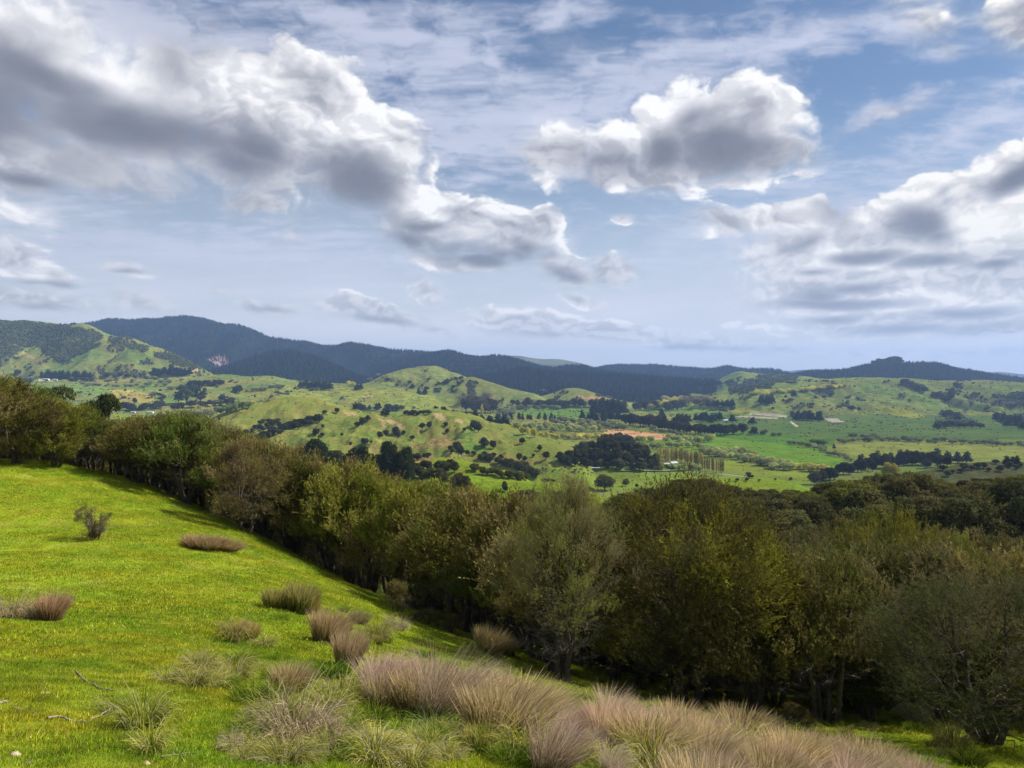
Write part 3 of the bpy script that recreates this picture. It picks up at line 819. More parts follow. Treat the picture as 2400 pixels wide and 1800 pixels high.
# ------------------------------------------------------------------ the air
def build_haze():
    x0, x1, y0, y1, z0, z1 = -19500, 19500, -60, 15300, -80, 600
    V = [(x, y, z) for z in (z0, z1) for y in (y0, y1) for x in (x0, x1)]
    Q = [(0, 2, 3, 1), (4, 5, 7, 6), (0, 1, 5, 4), (2, 6, 7, 3), (0, 4, 6, 2), (1, 3, 7, 5)]
    m = bpy.data.materials.new("valley air")
    m.use_nodes = True
    nt = m.node_tree
    for n in list(nt.nodes):
        nt.nodes.remove(n)
    o_ = nt.nodes.new('ShaderNodeOutputMaterial')
    v = nt.nodes.new('ShaderNodeVolumePrincipled')
    v.inputs['Color'].default_value = (0.34, 0.52, 0.97, 1)
    v.inputs['Density'].default_value = HAZE
    v.inputs['Anisotropy'].default_value = 0.2
    nt.links.new(v.outputs[0], o_.inputs['Volume'])
    me = mesh_from("haze", np.array(V), np.array(Q), mat=m, smooth=False)
    o = link("haze", me)
    o['kind'] = 'stuff'


HAZE = 6.8e-5
build_haze()

# ------------------------------------------------------------------ plants
def leaf_mat(name, trans=0.36, var=0.25):
    def build(N):
        a = N('ShaderNodeAttribute', {'attribute_name': 'leaf'})
        oi = N('ShaderNodeObjectInfo')
        mul = N('ShaderNodeMix', {'data_type': 'RGBA', 'blend_type': 'MULTIPLY'}, i0=1.0, i6=a.outputs['Color'], i7=oi.outputs['Color'])
        r = N('ShaderNodeMapRange', i0=oi.outputs['Random'], i1=0.0, i2=1.0, i3=1 - var, i4=1 + var)
        c = N('ShaderNodeVectorMath', {'operation': 'SCALE'}, i0=mul.outputs[2], Scale=r.outputs[0])
        d = N('ShaderNodeBsdfDiffuse', Color=c.outputs[0], Roughness=0.3)
        t = N('ShaderNodeBsdfTranslucent', Color=c.outputs[0])
        m = N('ShaderNodeMixShader', i0=trans, i1=d.outputs[0], i2=t.outputs[0])
        return m.outputs[0]
    return material(name, build)


def bark_mat():
    def build(N):
        a = N('ShaderNodeAttribute', {'attribute_name': 'leaf'})
        tc = N('ShaderNodeTexCoord')
        n = N('ShaderNodeTexNoise', Vector=tc.outputs['Object'], Scale=9.0, Detail=4.0, Roughness=0.7)
        r = N('ShaderNodeMapRange', i0=n.outputs[0], i1=0.3, i2=0.7, i3=0.6, i4=1.4)
        c = N('ShaderNodeVectorMath', {'operation': 'SCALE'}, i0=a.outputs['Color'], Scale=r.outputs[0])
        b = N('ShaderNodeBump', Strength=0.6, Distance=0.03, Height=n.outputs[0])
        return N('ShaderNodeBsdfDiffuse', Color=c.outputs[0], Normal=b.outputs[0]).outputs[0]
    return material("rough bark", build)


MAT_LEAF = leaf_mat("foliage")
MAT_KANUKA = leaf_mat("kanuka sprays", 0.22)
MAT_BLADE = leaf_mat("grass blades", 0.35, 0.12)
MAT_BARK = bark_mat()


def unit(v):
    return v / np.maximum(np.linalg.norm(v, axis=-1, keepdims=True), 1e-9)


class Geo:
    """collects triangles with a colour per vertex"""
    def __init__(self):
        self.v, self.f, self.c, self.n = [], [], [], 0

    def add(self, V, Fi, C):
        self.v.append(V)
        self.f.append(Fi + self.n)
        self.c.append(C)
        self.n += len(V)

    def tris(self, A, B, C_, col):
        n = len(A)
        V = np.stack([A, B, C_], 1).reshape(-1, 3)
        self.add(V, np.arange(3 * n).reshape(-1, 3), np.repeat(col, 3, 0))

    def leaves(self, P, dirs, length, width, col, rng, face=None):
        """narrow pointed leaves from P along dirs, turned to face a given way"""
        side = unit(np.cross(dirs, rng.normal(size=P.shape) if face is None else face + rng.normal(size=P.shape) * .28))
        L = np.reshape(length, (-1, 1)) * np.ones((len(P), 1))
        w = np.reshape(width, (-1, 1)) * np.ones((len(P), 1))
        self.tris(P - side * w * .5, P + side * w * .5, P + dirs * L, col)

    def tube(self, pts, rad, col, sides=5):
        pts = np.asarray(pts, float)
        n = len(pts)
        t = unit(np.gradient(pts, axis=0))
        ref = np.array([0.31, 0.95, 0.05])
        u = unit(np.cross(t, ref))
        w = np.cross(t, u)
        a = np.arange(sides) * 2 * pi / sides
        ring = pts[:, None] + np.reshape(rad, (-1, 1, 1)) * (u[:, None] * np.cos(a)[None, :, None] + w[:, None] * np.sin(a)[None, :, None])
        V = ring.reshape(-1, 3)
        T = []
        for i in range(n - 1):
            for k in range(sides):
                p, q = i * sides + k, i * sides + (k + 1) % sides
                T += [(p, q, q + sides), (p, q + sides, p + sides)]
        self.add(V, np.array(T), np.tile(np.array(col, float), (len(V), 1)))

    def mesh(self, name, mat, smooth=False):
        return mesh_from(name, np.concatenate(self.v), np.concatenate(self.f), np.concatenate(self.c), mat, smooth, attr='leaf')


def curve_pts(a, b, bend, n=6, rng=None, wob=0.03):
    a, b = np.array(a, float), np.array(b, float)
    t = np.linspace(0, 1, n)[:, None]
    p = a + (b - a) * t + np.array(bend) * (4 * t * (1 - t))
    if rng is not None:
        p[1:-1] += rng.normal(size=(n - 2, 3)) * wob * np.linalg.norm(b - a)
    return p


OLIVE, BROWN, GREEN, DARKG = np.array([.170, .158, .042]), np.array([.210, .182, .074]), np.array([.090, .108, .022]), np.array([.045, .070, .025])


def kanuka(seed, H=6.0, R=2.6, base=0.12, stems=3, clumps=230, twigs=13, leaves=11, leaf=(.12, .024), pal=(OLIVE, BROWN, GREEN), up=0.55, flare=1.0, bare=0, lean=(0, 0), profile=None, spread=0.5, ragged=0.2):
    """feathery small-leaved tree: sprays on upswept branches.  returns (trunk mesh, crown mesh) of height H"""
    rng = np.random.RandomState(seed)
    T, G = Geo(), Geo()
    prof = profile or [(0, .25), (.12, .55), (.3, .9), (.5, 1.0), (.7, .86), (.85, .62), (.95, .35), (1, .12)]
    ph, pr = zip(*prof)
    bark = np.array([.085, .070, .058])
    # clump centres over the crown, thrown out into lobes
    u = rng.uniform(0, 1, clumps)
    hh = base + (1 - base) * np.interp(u, [0, 1], [0.02, 1.0]) ** 0.9
    ang_ = rng.uniform(0, 2 * pi, clumps)
    lob = 1 + ragged * np.sin(ang_ * 3 + seed + hh * 5) + ragged * 0.8 * np.sin(ang_ * 5 - hh * 9 + seed * 2)
    rad = np.interp((hh - base) / (1 - base), ph, pr) * R * lob * np.where(rng.uniform(size=clumps) < 0.72, rng.uniform(.82, 1.05, clumps), rng.uniform(.3, .8, clumps))
    # gather most clumps into boughs so that shaded hollows open between them
    nb = max(6, clumps // 9)
    own = rng.randint(nb, size=clumps)
    keep = rng.uniform(size=clumps) < .18
    pull = np.where(keep, 0, .80)
    da = (ang_[own] - ang_ + pi) % (2 * pi) - pi
    ang_ = ang_ + da * pull
    hh = hh + (hh[own] - hh) * pull
    rad = np.interp((hh - base) / (1 - base), ph, pr) * R * lob[own] * np.where(rng.uniform(size=clumps) < 0.8, rng.uniform(.80, 1.08, clumps), rng.uniform(.4, .8, clumps))
    cen = np.stack([np.cos(ang_) * rad + lean[0] * hh, np.sin(ang_) * rad + lean[1] * hh, hh * H * (1 + rng.normal(size=clumps) * .02)], -1)
    outd = np.stack([np.cos(ang_), np.sin(ang_), np.zeros(clumps)], -1)
    topness = sst(hh, .6, 1.0)
    d = unit(outd * (1 - .75 * topness[:, None]) + np.array([0, 0, 1.0]) * (up + topness[:, None]) + rng.normal(size=(clumps, 3)) * .25)
    # stems
    anchors = []
    for s in range(stems):
        a = 2 * pi * s / stems + rng.uniform(-.5, .5)
        o = spread * R * rng.uniform(.35, 1.0) if stems > 1 else R * .1
        top = (cos(a) * o + lean[0] * .8, sin(a) * o + lean[1] * .8, H * rng.uniform(.72, .92))
        r0 = H * .022 * rng.uniform(.8, 1.2) * (1.6 if stems == 1 else 1)
        foot = np.array([cos(a) * r0 * 1.2, sin(a) * r0 * 1.2, -.25])
        p = curve_pts(foot, top, (cos(a) * o * .18 * flare, sin(a) * o * .18 * flare, 0), 9, rng, .018)
        T.tube(p, np.linspace(1, .16, 9) ** 1.1 * r0, bark, 6)
        anchors.append(p)
    AN = np.concatenate([a[2:] for a in anchors])
    for k in range(0, clumps, 2 if clumps > 120 else 1):
        c = cen[k]
        w = AN - (c - np.array([0, 0, H * .14]))
        j = np.argmin((w ** 2).sum(1) + np.where(AN[:, 2] > c[2] - .04 * H, 50, 0))
        p = curve_pts(AN[j], c, (0, 0, -.12 * np.linalg.norm(c - AN[j])), 5, rng, .04)
        T.tube(p, np.linspace(.022, .006, 5) * H / 6, bark * rng.uniform(.8, 1.3), 3)
    # bare dead twigs low in the crown
    for k in range(bare):
        a = rng.uniform(0, 2 * pi)
        z0 = rng.uniform(.12, .45) * H
        A0 = AN[np.argmin(np.abs(AN[:, 2] - z0) + rng.uniform(0, .5, len(AN)))]
        rr = R * rng.uniform(.3, .95)
        b = A0 + np.array([cos(a) * rr, sin(a) * rr, rng.uniform(-.1, .5) * rr])
        p = curve_pts(A0, b, (0, 0, -.1), 5, rng, .05)
        T.tube(p, np.linspace(.012, .004, 5), (.16, .14, .125), 3)
        q = np.repeat(p[2:], 8, 0) + rng.normal(size=(24, 3)) * .05
        dd = unit(np.tile(b - A0, (24, 1)) + rng.normal(size=(24, 3)) * .8 + np.array([0, 0, .3]))
        T.leaves(q, dd, rng.uniform(.15, .45, 24), .008, np.tile([.17, .15, .135], (24, 1)), rng)
    # sprays
    n = clumps * twigs
    ci = np.repeat(np.arange(clumps), twigs)
    tl = rng.uniform(.30, .72, n) * R / 2.4
    td = unit(d[ci] + rng.normal(size=(n, 3)) * .38 + np.array([0, 0, .30]))
    t0 = cen[ci] + rng.normal(size=(n, 3)) * .15 * R / 2.4 - d[ci] * .15
    li = np.repeat(np.arange(n), leaves)
    m = len(li)
    f = rng.uniform(0, 1, m)
    P = t0[li] + td[li] * (tl[li] * f)[:, None] + rng.normal(size=(m, 3)) * .02
    ld = unit(td[li] + rng.normal(size=(m, 3)) * .42)
    mixr = rng.uniform(0, 1, clumps) * .6 + .4 * (0.5 + 0.5 * np.sin(ang_ * 2 + hh * 6 + seed))
    w1, w2 = sst(mixr, .45, .75)[:, None], sst(mixr, .5, .15)[:, None]
    cc = np.array(pal[0]) * (1 - w1) + np.array(pal[1]) * w1
    cc = cc * (1 - w2) + np.array(pal[2]) * w2
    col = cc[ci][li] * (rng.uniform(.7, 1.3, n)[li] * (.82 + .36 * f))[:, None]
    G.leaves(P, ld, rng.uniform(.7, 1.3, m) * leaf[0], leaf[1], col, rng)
    return T.mesh('trunk', MAT_BARK, True), G.mesh('crown', MAT_KANUKA)


def lobed(seed, lobes, nleaf, leaf, pal, trunk=(0, .25, .03), core=True, droop=0.0, jitter=.9, bark=(.07, .06, .05), limbs=True):
    """tree of unit height: lobes = (x, y, z, rx, rz) filled with leaf flakes over their shells"""
    rng = np.random.RandomState(seed)
    T, G = Geo(), Geo()
    L = np.array(lobes, float)
    vol = L[:, 3] ** 1.6
    pick = rng.choice(len(L), nleaf, p=vol / vol.sum())
    s = unit(rng.normal(size=(nleaf, 3)))
    s[:, 2] = np.where(s[:, 2] < -.55, -s[:, 2], s[:, 2])
    sh = 1 - np.abs(rng.normal(size=nleaf)) * .16
    bump = 1 + .12 * np.sin(s[:, 0] * 9 + pick) * np.sin(s[:, 1] * 8 + pick * 2) + .1 * np.sin(s[:, 2] * 11 + pick)
    R3 = np.stack([L[pick, 3], L[pick, 3], L[pick, 4]], -1)
    P = L[pick, :3] + s * R3 * (sh * bump)[:, None]
    d = unit(s * .45 + rng.normal(size=(nleaf, 3)) * jitter + np.array([0, 0, .15 - droop]))
    col = np.array(pal[0])[None] * np.ones((nleaf, 1))
    t = (0.5 + 0.5 * np.sin(pick * 2.7 + seed))[:, None]
    col = col * (1 - t) + np.array(pal[1]) * t
    col = col * rng.uniform(.65, 1.35, (nleaf, 1))
    G.leaves(P - d * leaf[0] * .4, d, rng.uniform(.6, 1.4, nleaf) * leaf[0], leaf[1], col, rng, s)
    tz = trunk[1]
    T.tube(curve_pts((0, 0, -.04), (rng.normal() * .02, rng.normal() * .02, max(tz + .25, .3)), (.01, 0, 0), 5, rng, .02), np.linspace(1, .5, 5) * trunk[2], bark, 5)
    if limbs:
        for l in L[:: max(1, len(L) // 10)]:
            T.tube(curve_pts((0, 0, tz * .7), l[:3], (0, 0, -.03), 4, rng, .04), np.linspace(.45, .15, 4) * trunk[2], bark, 3)
    return T.mesh('trunk', MAT_BARK, True), G.mesh('crown', MAT_LEAF)


def round_lobes(rng, n, w, z0, z1, r):
    out = []
    for k in range(n):
        f = (k + .5) / n
        a = k * 2.4 + rng.uniform(-.4, .4)
        z = z0 + (z1 - z0) * f
        rr = w * math.sin(pi * min(max(.15 + .75 * f, 0), 1)) ** .8 * rng.uniform(.45, 1)
        s = r * rng.uniform(.75, 1.25)
        out.append((cos(a) * rr, sin(a) * rr, z, s, s * .8))
    return out


def make_kinds():
    K = {}
    rng = np.random.RandomState(5)
    bushpal = ((.058, .075, .036), (.088, .085, .045))
    K['bush'] = [lobed(10 + i, round_lobes(rng, 16, .38, .30, .86, .17), 2600, (.085, .055), bushpal, (0, .2, .035)) for i in range(3)]
    K['bush_fine'] = [lobed(20 + i, round_lobes(rng, 26, .40, .26, .88, .15), 12000, (.042, .022), ((.105, .112, .042), (.145, .130, .052)), (0, .25, .03)) for i in range(3)]
    K['willow'] = [lobed(30 + i, round_lobes(rng, 12, .42, .30, .78, .22), 2600, (.10, .055), ((.50, .52, .19), (.40, .43, .17)), (0, .2, .03)) for i in range(3)]
    K['willow_grey'] = [lobed(40 + i, round_lobes(rng, 12, .42, .30, .78, .22), 2200, (.10, .055), ((.26, .31, .14), (.29, .31, .17)), (0, .2, .03)) for i in range(2)]
    pop = [(0.02 * math.sin(k * 2.1), .02 * math.cos(k * 3.1), .16 + .8 * k / 9, .085 * math.sin(pi * (.25 + .7 * k / 10)) + .02, .10) for k in range(10)]
    K['poplar'] = [lobed(50 + i, pop, 1100, (.06, .03), ((.42, .38, .12), (.35, .32, .12)), (0, .12, .018), jitter=.5, droop=-.8, limbs=False) for i in range(2)]
    pine = [(.05 * math.sin(k * 2.6), .05 * math.cos(k * 2.6), .22 + .74 * k / 11, .27 * (1 - .80 * k / 11) + .02, .09) for k in range(12)]
    K['pine'] = [lobed(60 + i, [(a + rng.normal() * .03, b + rng.normal() * .03, c, d * rng.uniform(.8, 1.2), e_) for a, b, c, d, e_ in pine], 2200, (.07, .04), ((.034, .050, .032), (.048, .060, .036)), (0, .3, .022)) for i in range(3)]
    mac = [(cos(k * 2.4) * .42 * rng.uniform(.3, 1), sin(k * 2.4) * .42 * rng.uniform(.3, 1), .45 + .45 * ((k * 7) % 18) / 18, .17, .075) for k in range(22)]
    K['macrocarpa'] = [lobed(70 + i, mac, 9000, (.040, .022), ((.050, .075, .030), (.070, .085, .034)), (0, .3, .045)) for i in range(2)]
    K['gum'] = [lobed(80, [(cos(k * 2.4) * .26 * rng.uniform(.2, 1), sin(k * 2.4) * .26, .35 + .6 * k / 16, .12, .10) for k in range(16)], 3200, (.05, .03), ((.075, .105, .075), (.100, .125, .085)), (0, .3, .03))]
    K['bare'] = [lobed(90 + i, round_lobes(rng, 12, .36, .38, .86, .17), 900, (.10, .028), ((.26, .22, .15), (.22, .19, .13)), (0, .25, .03)) for i in range(2)]
    # canopy kanukas at three grades of fineness
    K['kanuka_far'] = [kanuka(100 + i, H=6, R=2.9, clumps=120, twigs=9, leaves=9, up=.9, leaf=(.19, .070), stems=2, base=.10, ragged=.16) for i in range(4)]
    K['kanuka'] = [kanuka(110 + i, H=6, R=2.2, up=.95, clumps=240, twigs=13, leaves=11, leaf=(.13, .046), stems=3, base=.10, bare=14, ragged=.18) for i in range(5)]
    K['kanuka_high'] = [kanuka(130 + i, H=6, R=2.5, clumps=250, twigs=13, leaves=11, leaf=(.13, .046), stems=4, base=.40, bare=26, ragged=.24, up=.95, profile=[(0, .55), (.15, .9), (.4, 1), (.65, .88), (.85, .6), (1, .15)]) for i in range(3)]
    K['kanuka_brown'] = [kanuka(120 + i, H=6, R=2.2, clumps=240, twigs=13, leaves=10, leaf=(.14, .032), stems=3, base=.08, bare=50, pal=(BROWN * .95, np.array([.135, .105, .060]), OLIVE), ragged=.16) for i in range(2)]
    return K


KINDS = make_kinds()
_count = {}


def plant(kind, x, y, h, name, label, cat='tree', group=None, rz=None, wide=1.0, tint=(1, 1, 1), var=None, z=None, parts=True, unit_h=None):
    """one tree or bush of its own: an Empty at its foot with trunk and crown under it"""
    k = KINDS[kind]
    n = _count.get(kind, 0)
    _count[kind] = n + 1
    T, C = k[(n if var is None else var) % len(k)]
    uh = unit_h or (6.0 if kind.startswith('kanuka') else 1.0)
    s = h / uh
    z = zat(x, y) if z is None else z
    r = (n * 2.399) % 6.283 if rz is None else rz
    o = thing(name, label, cat, (x, y, z), r, group, (s * wide, s * wide, s))
    t = link('trunk', T, o)
    c = link('crown', C, o)
    t.color = c.color = (tint[0], tint[1], tint[2], 1)
    return o

# ------------------------------------------------------------------ the kanuka bush along the pasture's lower edge
rng = np.random.RandomState(42)
TOPLINE = [(-400, 870), (0, 888), (60, 912), (108, 936), (145, 955), (180, 968), (217, 978), (300, 986), (345, 986), (380, 974), (430, 972), (470, 980), (490, 1000), (540, 1018), (615, 1026), (670, 1043), (740, 1068), (800, 1094), (900, 1122),
           (1000, 1128), (1100, 1158), (1200, 1168), (1300, 1172), (1400, 1185), (1440, 1165), (1500, 1138), (1560, 1140), (1600, 1118), (1680, 1116), (1730, 1146), (1800, 1142), (1860, 1146),
           (1905, 1156), (1930, 1124), (2000, 1126), (2060, 1106), (2150, 1106), (2220, 1134), (2300, 1120), (2400, 1114), (2800, 1110)]
TLX, TLY = zip(*TOPLINE)


def cap_height(x, y, g, slack=0.0):
    """greatest height for a tree at x, y that stays under the bush's skyline"""
    px = 1200 + F * x / y
    w = F * 1.2 / y
    t = max(np.interp([px - w, px, px + w], TLX, TLY)) if False else float(np.interp(px, TLX, TLY))
    return CAMZ - (t + slack - HORIZON) / F * y - g


def put(kind, px, base_py, top_py, label, name='kanuka_tree', wide=None, tint=(1, 1, 1), var=None, D=None, rz=None, mesh=None, cat='tree', group=None):
    if D is None:
        p = on_ground(px, base_py)
    else:
        x = (px - 1200) / F * D
        p = (x, D, zat(x, D))
    h = (CAMZ - (top_py - HORIZON) / F * p[1]) - p[2]
    uh = 6.0 if kind.startswith('kanuka') else 1.0
    R = {'kanuka': 2.5, 'kanuka_high': 2.5, 'kanuka_brown': 2.2, 'kanuka_far': 2.9, 'macrocarpa': .55, 'bush_fine': .55, 'bush': .55}.get(kind, 2.5)
    wd = 1.0
    if wide:
        wd = (wide / F * p[1]) / (2 * R * h / uh)
    return plant(kind, p[0], p[1], h, name, label, cat, group, rz, wd, tint, var)


TAN, YEL, GRN, DRK, GRY = (1.05, .97, .98), (1.2, 1.3, .75), (.85, 1.08, .85), (.55, .62, .66), (.92, .92, 1.15)  # DRK puts the dark of the shaded hollows into the crown tint
WORD = {TAN: 'tan tipped', YEL: 'yellowish', GRN: 'greenish', DRK: 'dark', GRY: 'greyish', (1, 1, 1): 'olive', (.9, .9, 1): 'dull olive', (.95, .95, 1): 'dull olive', (.8, .85, .85): 'dusky', (1.12, 1.05, .9): 'brownish', (.65, .7, .75): 'blackish'}
LANDL = [(-999, 60, 'the brown tipped tree at the upper end'), (60, 180, 'the yellowish second tree'), (180, 260, 'the trees below the macrocarpa'), (260, 350, 'the low tree left of the dome'), (350, 430, 'the domed kanuka'), (430, 520, 'the one leaning on the dome'), (520, 620, 'the greyish brown tree'), (620, 720, 'the yellow green tree'), (720, 830, 'the broad tree over deep shade'), (830, 920, 'the small pasture shrub'), (920, 1010, 'the tree with drooping skirts'), (1010, 1100, 'the dry rush clump'), (1100, 1220, 'the left side of the feathery kanuka'), (1220, 1400, 'the feathery kanuka')]
LANDR = [(-999, 1400, 'the feathery kanuka'), (1400, 1560, 'the left side of the biggest kanuka'), (1560, 1720, 'the biggest kanuka'), (1720, 1860, 'the biggest kanuka\'s right flank'), (1860, 1990, 'the brushy kanuka'), (1990, 2130, 'the bright yellow green crown'), (2130, 2270, 'the smaller yellow green crown'), (2270, 2400, 'the vase shaped kanuka'), (2400, 9999, 'the right edge of the photo')]
# front of the row, left to right (photo px, foot row, top row)
FRONT = [
    ('kanuka_high', -90, 1090, 884, 200, TAN, 'brown tipped kanuka cut by the left edge of the photo, above the pasture'),
    ('kanuka', 35, 1088, 900, 170, TAN, 'tall brown tipped kanuka at the upper end of the bush row'),
    ('kanuka', 130, 1094, 962, 130, YEL, 'yellowish kanuka second from the upper end of the bush row'),
    ('kanuka_high', 215, 1102, 988, 130, TAN, 'olive kanuka in the bush row below the flat topped macrocarpa'),
    ('kanuka', 305, 1120, 1000, 120, TAN, 'low kanuka left of the tallest dome in the upper bush row'),
    ('kanuka_high', 395, 1150, 980, 150, TAN, 'domed kanuka rising above the upper row, dark hollow at its foot'),
    ('kanuka_high', 470, 1178, 992, 130, TAN, 'kanuka leaning on the domed one, left of a greyish brown tree'),
    ('kanuka_brown', 575, 1248, 1040, 135, (1.2, 1.1, 1.15), 'greyish brown kanuka with bare twigs at the bend of the pasture edge'),
    ('kanuka_high', 655, 1232, 1060, 130, YEL, 'yellow green kanuka right behind the greyish brown tree'),
    ('kanuka_high', 705, 1300, 1140, 130, GRN, 'low green kanuka in front of the row with a black hollow under it'),
    ('kanuka_high', 790, 1315, 1120, 140, TAN, 'broad kanuka over deep shade, third right of the greyish brown tree'),
    ('kanuka_high', 880, 1375, 1145, 140, GRN, 'dark green kanuka above the small shrub at the pasture edge'),
    ('kanuka_high', 965, 1410, 1150, 150, TAN, 'kanuka with drooping skirts right of the small shrub'),
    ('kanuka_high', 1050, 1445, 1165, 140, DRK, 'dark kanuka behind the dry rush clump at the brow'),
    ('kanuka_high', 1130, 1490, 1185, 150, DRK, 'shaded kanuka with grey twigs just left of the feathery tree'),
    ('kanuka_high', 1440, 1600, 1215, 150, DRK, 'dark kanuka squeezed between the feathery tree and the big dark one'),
]
for kind, px, b, t, w, tint, lab in FRONT:
    put(kind, px, b, t, lab, wide=w * 1.10, tint=tint)

# trees that stand out, each built for itself
FEATHER = kanuka(301, H=6.6, R=2.05, base=.27, stems=3, clumps=330, twigs=14, leaves=10, leaf=(.115, .018), pal=(np.array([.235, .225, .09]), np.array([.25, .215, .12]), np.array([.23, .245, .065])),
                 up=.75, bare=90, spread=.42, ragged=.22, profile=[(0, .18), (.1, .55), (.25, .95), (.45, 1.0), (.65, .88), (.82, .62), (.94, .33), (1, .06)])
BIG = kanuka(302, H=8.0, R=3.3, base=.16, stems=4, clumps=480, twigs=15, leaves=11, leaf=(.125, .038), pal=(np.array([.115, .108, .034]), np.array([.130, .108, .048]), np.array([.27, .26, .035])), up=.35, bare=60, ragged=.20,  # last leaf tone is brightened to stand for the sunlit flank
             profile=[(0, .45), (.12, .85), (.3, 1.0), (.55, .98), (.75, .85), (.9, .6), (1, .2)])
VASE = kanuka(303, H=5.6, R=2.9, base=.22, stems=7, clumps=440, twigs=14, leaves=10, leaf=(.12, .022), pal=(np.array([.085, .085, .036]), np.array([.110, .098, .052]), np.array([.070, .085, .028])), up=.7, bare=6, spread=.85, flare=.3, ragged=.14,
              profile=[(0, .55), (.2, .9), (.45, 1.0), (.7, .9), (.88, .62), (1, .2)])
SHOOT = kanuka(304, H=4.5, R=.8, base=.35, stems=2, clumps=70, twigs=8, leaves=9, leaf=(.10, .02), pal=(np.array([.25, .26, .10]), np.array([.22, .20, .10]), np.array([.24, .27, .09])), up=1.4, bare=0, ragged=.3)
GREENONE = kanuka(305, H=6, R=3.1, base=.06, stems=3, clumps=340, twigs=13, leaves=11, leaf=(.14, .034), pal=(np.array([.19, .19, .028]), np.array([.23, .21, .035]), np.array([.12, .14, .026])), up=.4, ragged=.22)
BRUSHY = kanuka(306, H=5.0, R=1.5, base=.04, stems=3, clumps=220, twigs=13, leaves=10, leaf=(.13, .018), pal=(np.array([.15, .125, .090]), np.array([.18, .145, .11]), np.array([.11, .10, .055])), up=1.0, bare=60, ragged=.15)
KINDS.update(feather=[FEATHER], big=[BIG], vase=[VASE], shoot=[SHOOT], greenone=[GREENONE], brushy=[BRUSHY])


def special(kind, px, base_py, top_py, H, R, label, wide, D=None, rz=0.0, tint=(1, 1, 1), name='kanuka_tree', cat='tree'):
    if D is None:
        p = on_ground(px, base_py)
    else:
        x = (px - 1200) / F * D
        p = (x, D, zat(x, D))
    h = (CAMZ - (top_py - HORIZON) / F * p[1]) - p[2]
    return plant(kind, p[0], p[1], h, name, label, cat, None, rz, (wide / F * p[1]) / (2 * R * h / H), tint, 0, unit_h=H)


special('feather', 1322, 1600, 1128, 6.6, 2.05, 'feathery light olive kanuka standing alone on a short dark trunk', 250, rz=.6)
special('shoot', 1375, 1300, 1112, 4.5, .8, 'slender pale shoot rising above the feathery kanuka against the green paddock', 75, D=34)
special('big', 1610, 1655, 1150, 8.0, 3.3, 'biggest dark kanuka with several black stems and a yellow green right flank', 430, rz=2.2)
special('brushy', 1915, 1640, 1370, 5.0, 1.5, 'greyish brown brushy kanuka right of the biggest dark one', 190, rz=1.0)
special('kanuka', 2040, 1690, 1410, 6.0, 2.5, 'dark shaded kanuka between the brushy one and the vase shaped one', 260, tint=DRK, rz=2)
special('vase', 2320, 1745, 1385, 5.6, 2.9, 'vase shaped kanuka with many thin stems in the lower right corner', 500, rz=.3)
special('greenone', 2080, 1560, 1222, 6.0, 3.1, 'bright yellow green kanuka crown among the brown ones on the right', 330, D=46, rz=.5)
special('greenone', 2230, 1560, 1290, 6.0, 3.1, 'smaller yellow green crown just right of the brightest one', 230, D=44, rz=2.5, tint=(.85, .85, .9))
special('kanuka', 1790, 1640, 1290, 6.0, 2.5, 'olive kanuka behind the yellow green flank of the biggest one', 230, D=33, rz=1)
special('kanuka', 2440, 1700, 1330, 6.0, 2.5, 'brown kanuka cut by the right edge of the photo', 330, D=28, rz=3, tint=TAN)

# behind the front row: rank upon rank, kept under the skyline of the bush
placed = [(o.location.x, o.location.y, 1.9) for o in S.objects if o.get('category') == 'tree']


def clear(x, y, r):
    return all((x - a) ** 2 + (y - b) ** 2 > (r + c) ** 2 * .30 for a, b, c in placed)


def ranks(px0, px1, D0, D1, n, kind, r, h0, h1, name, label, group, tints, dfun=None, slack=0, tall=None, limit=999):
    made = 0
    for k in range(n):
        if made >= limit:
            break
        px = rng.uniform(px0, px1)
        D = D0 * (D1 / D0) ** rng.uniform(0, 1) * (1 if dfun is None else dfun(px))
        x = (px - 1200) / F * D
        if not clear(x, D, r):
            continue
        g = zat(x, D)
        cap = cap_height(x, D, g, slack + rng.uniform(0, 14))
        h = min(rng.uniform(h0, h1), cap)
        if h < 2.2:
            continue
        placed.append((x, D, r))
        t = tints[rng.randint(len(tints))]
        v = rng.uniform(.85, 1.15)
        wd_, lm = WORD[t], next(q[2] for q in (LANDL if px < 1290 else LANDR) if q[0] <= px < q[1])
        plant(kind, x, D, h, name, label.format(wd_, lm), 'tree', group.format(wd_, lm), None, rng.uniform(.95, 1.25) * max(1, min(2.0, 4.2 / h)), tuple(q * v for q in t))
        made += 1
    return made


def edgeD(px):
    return float(np.interp(px, [-300, 0, 250, 400, 600, 900, 1100, 1300], [50, 47, 48, 46, 45, 38, 33, 27]))


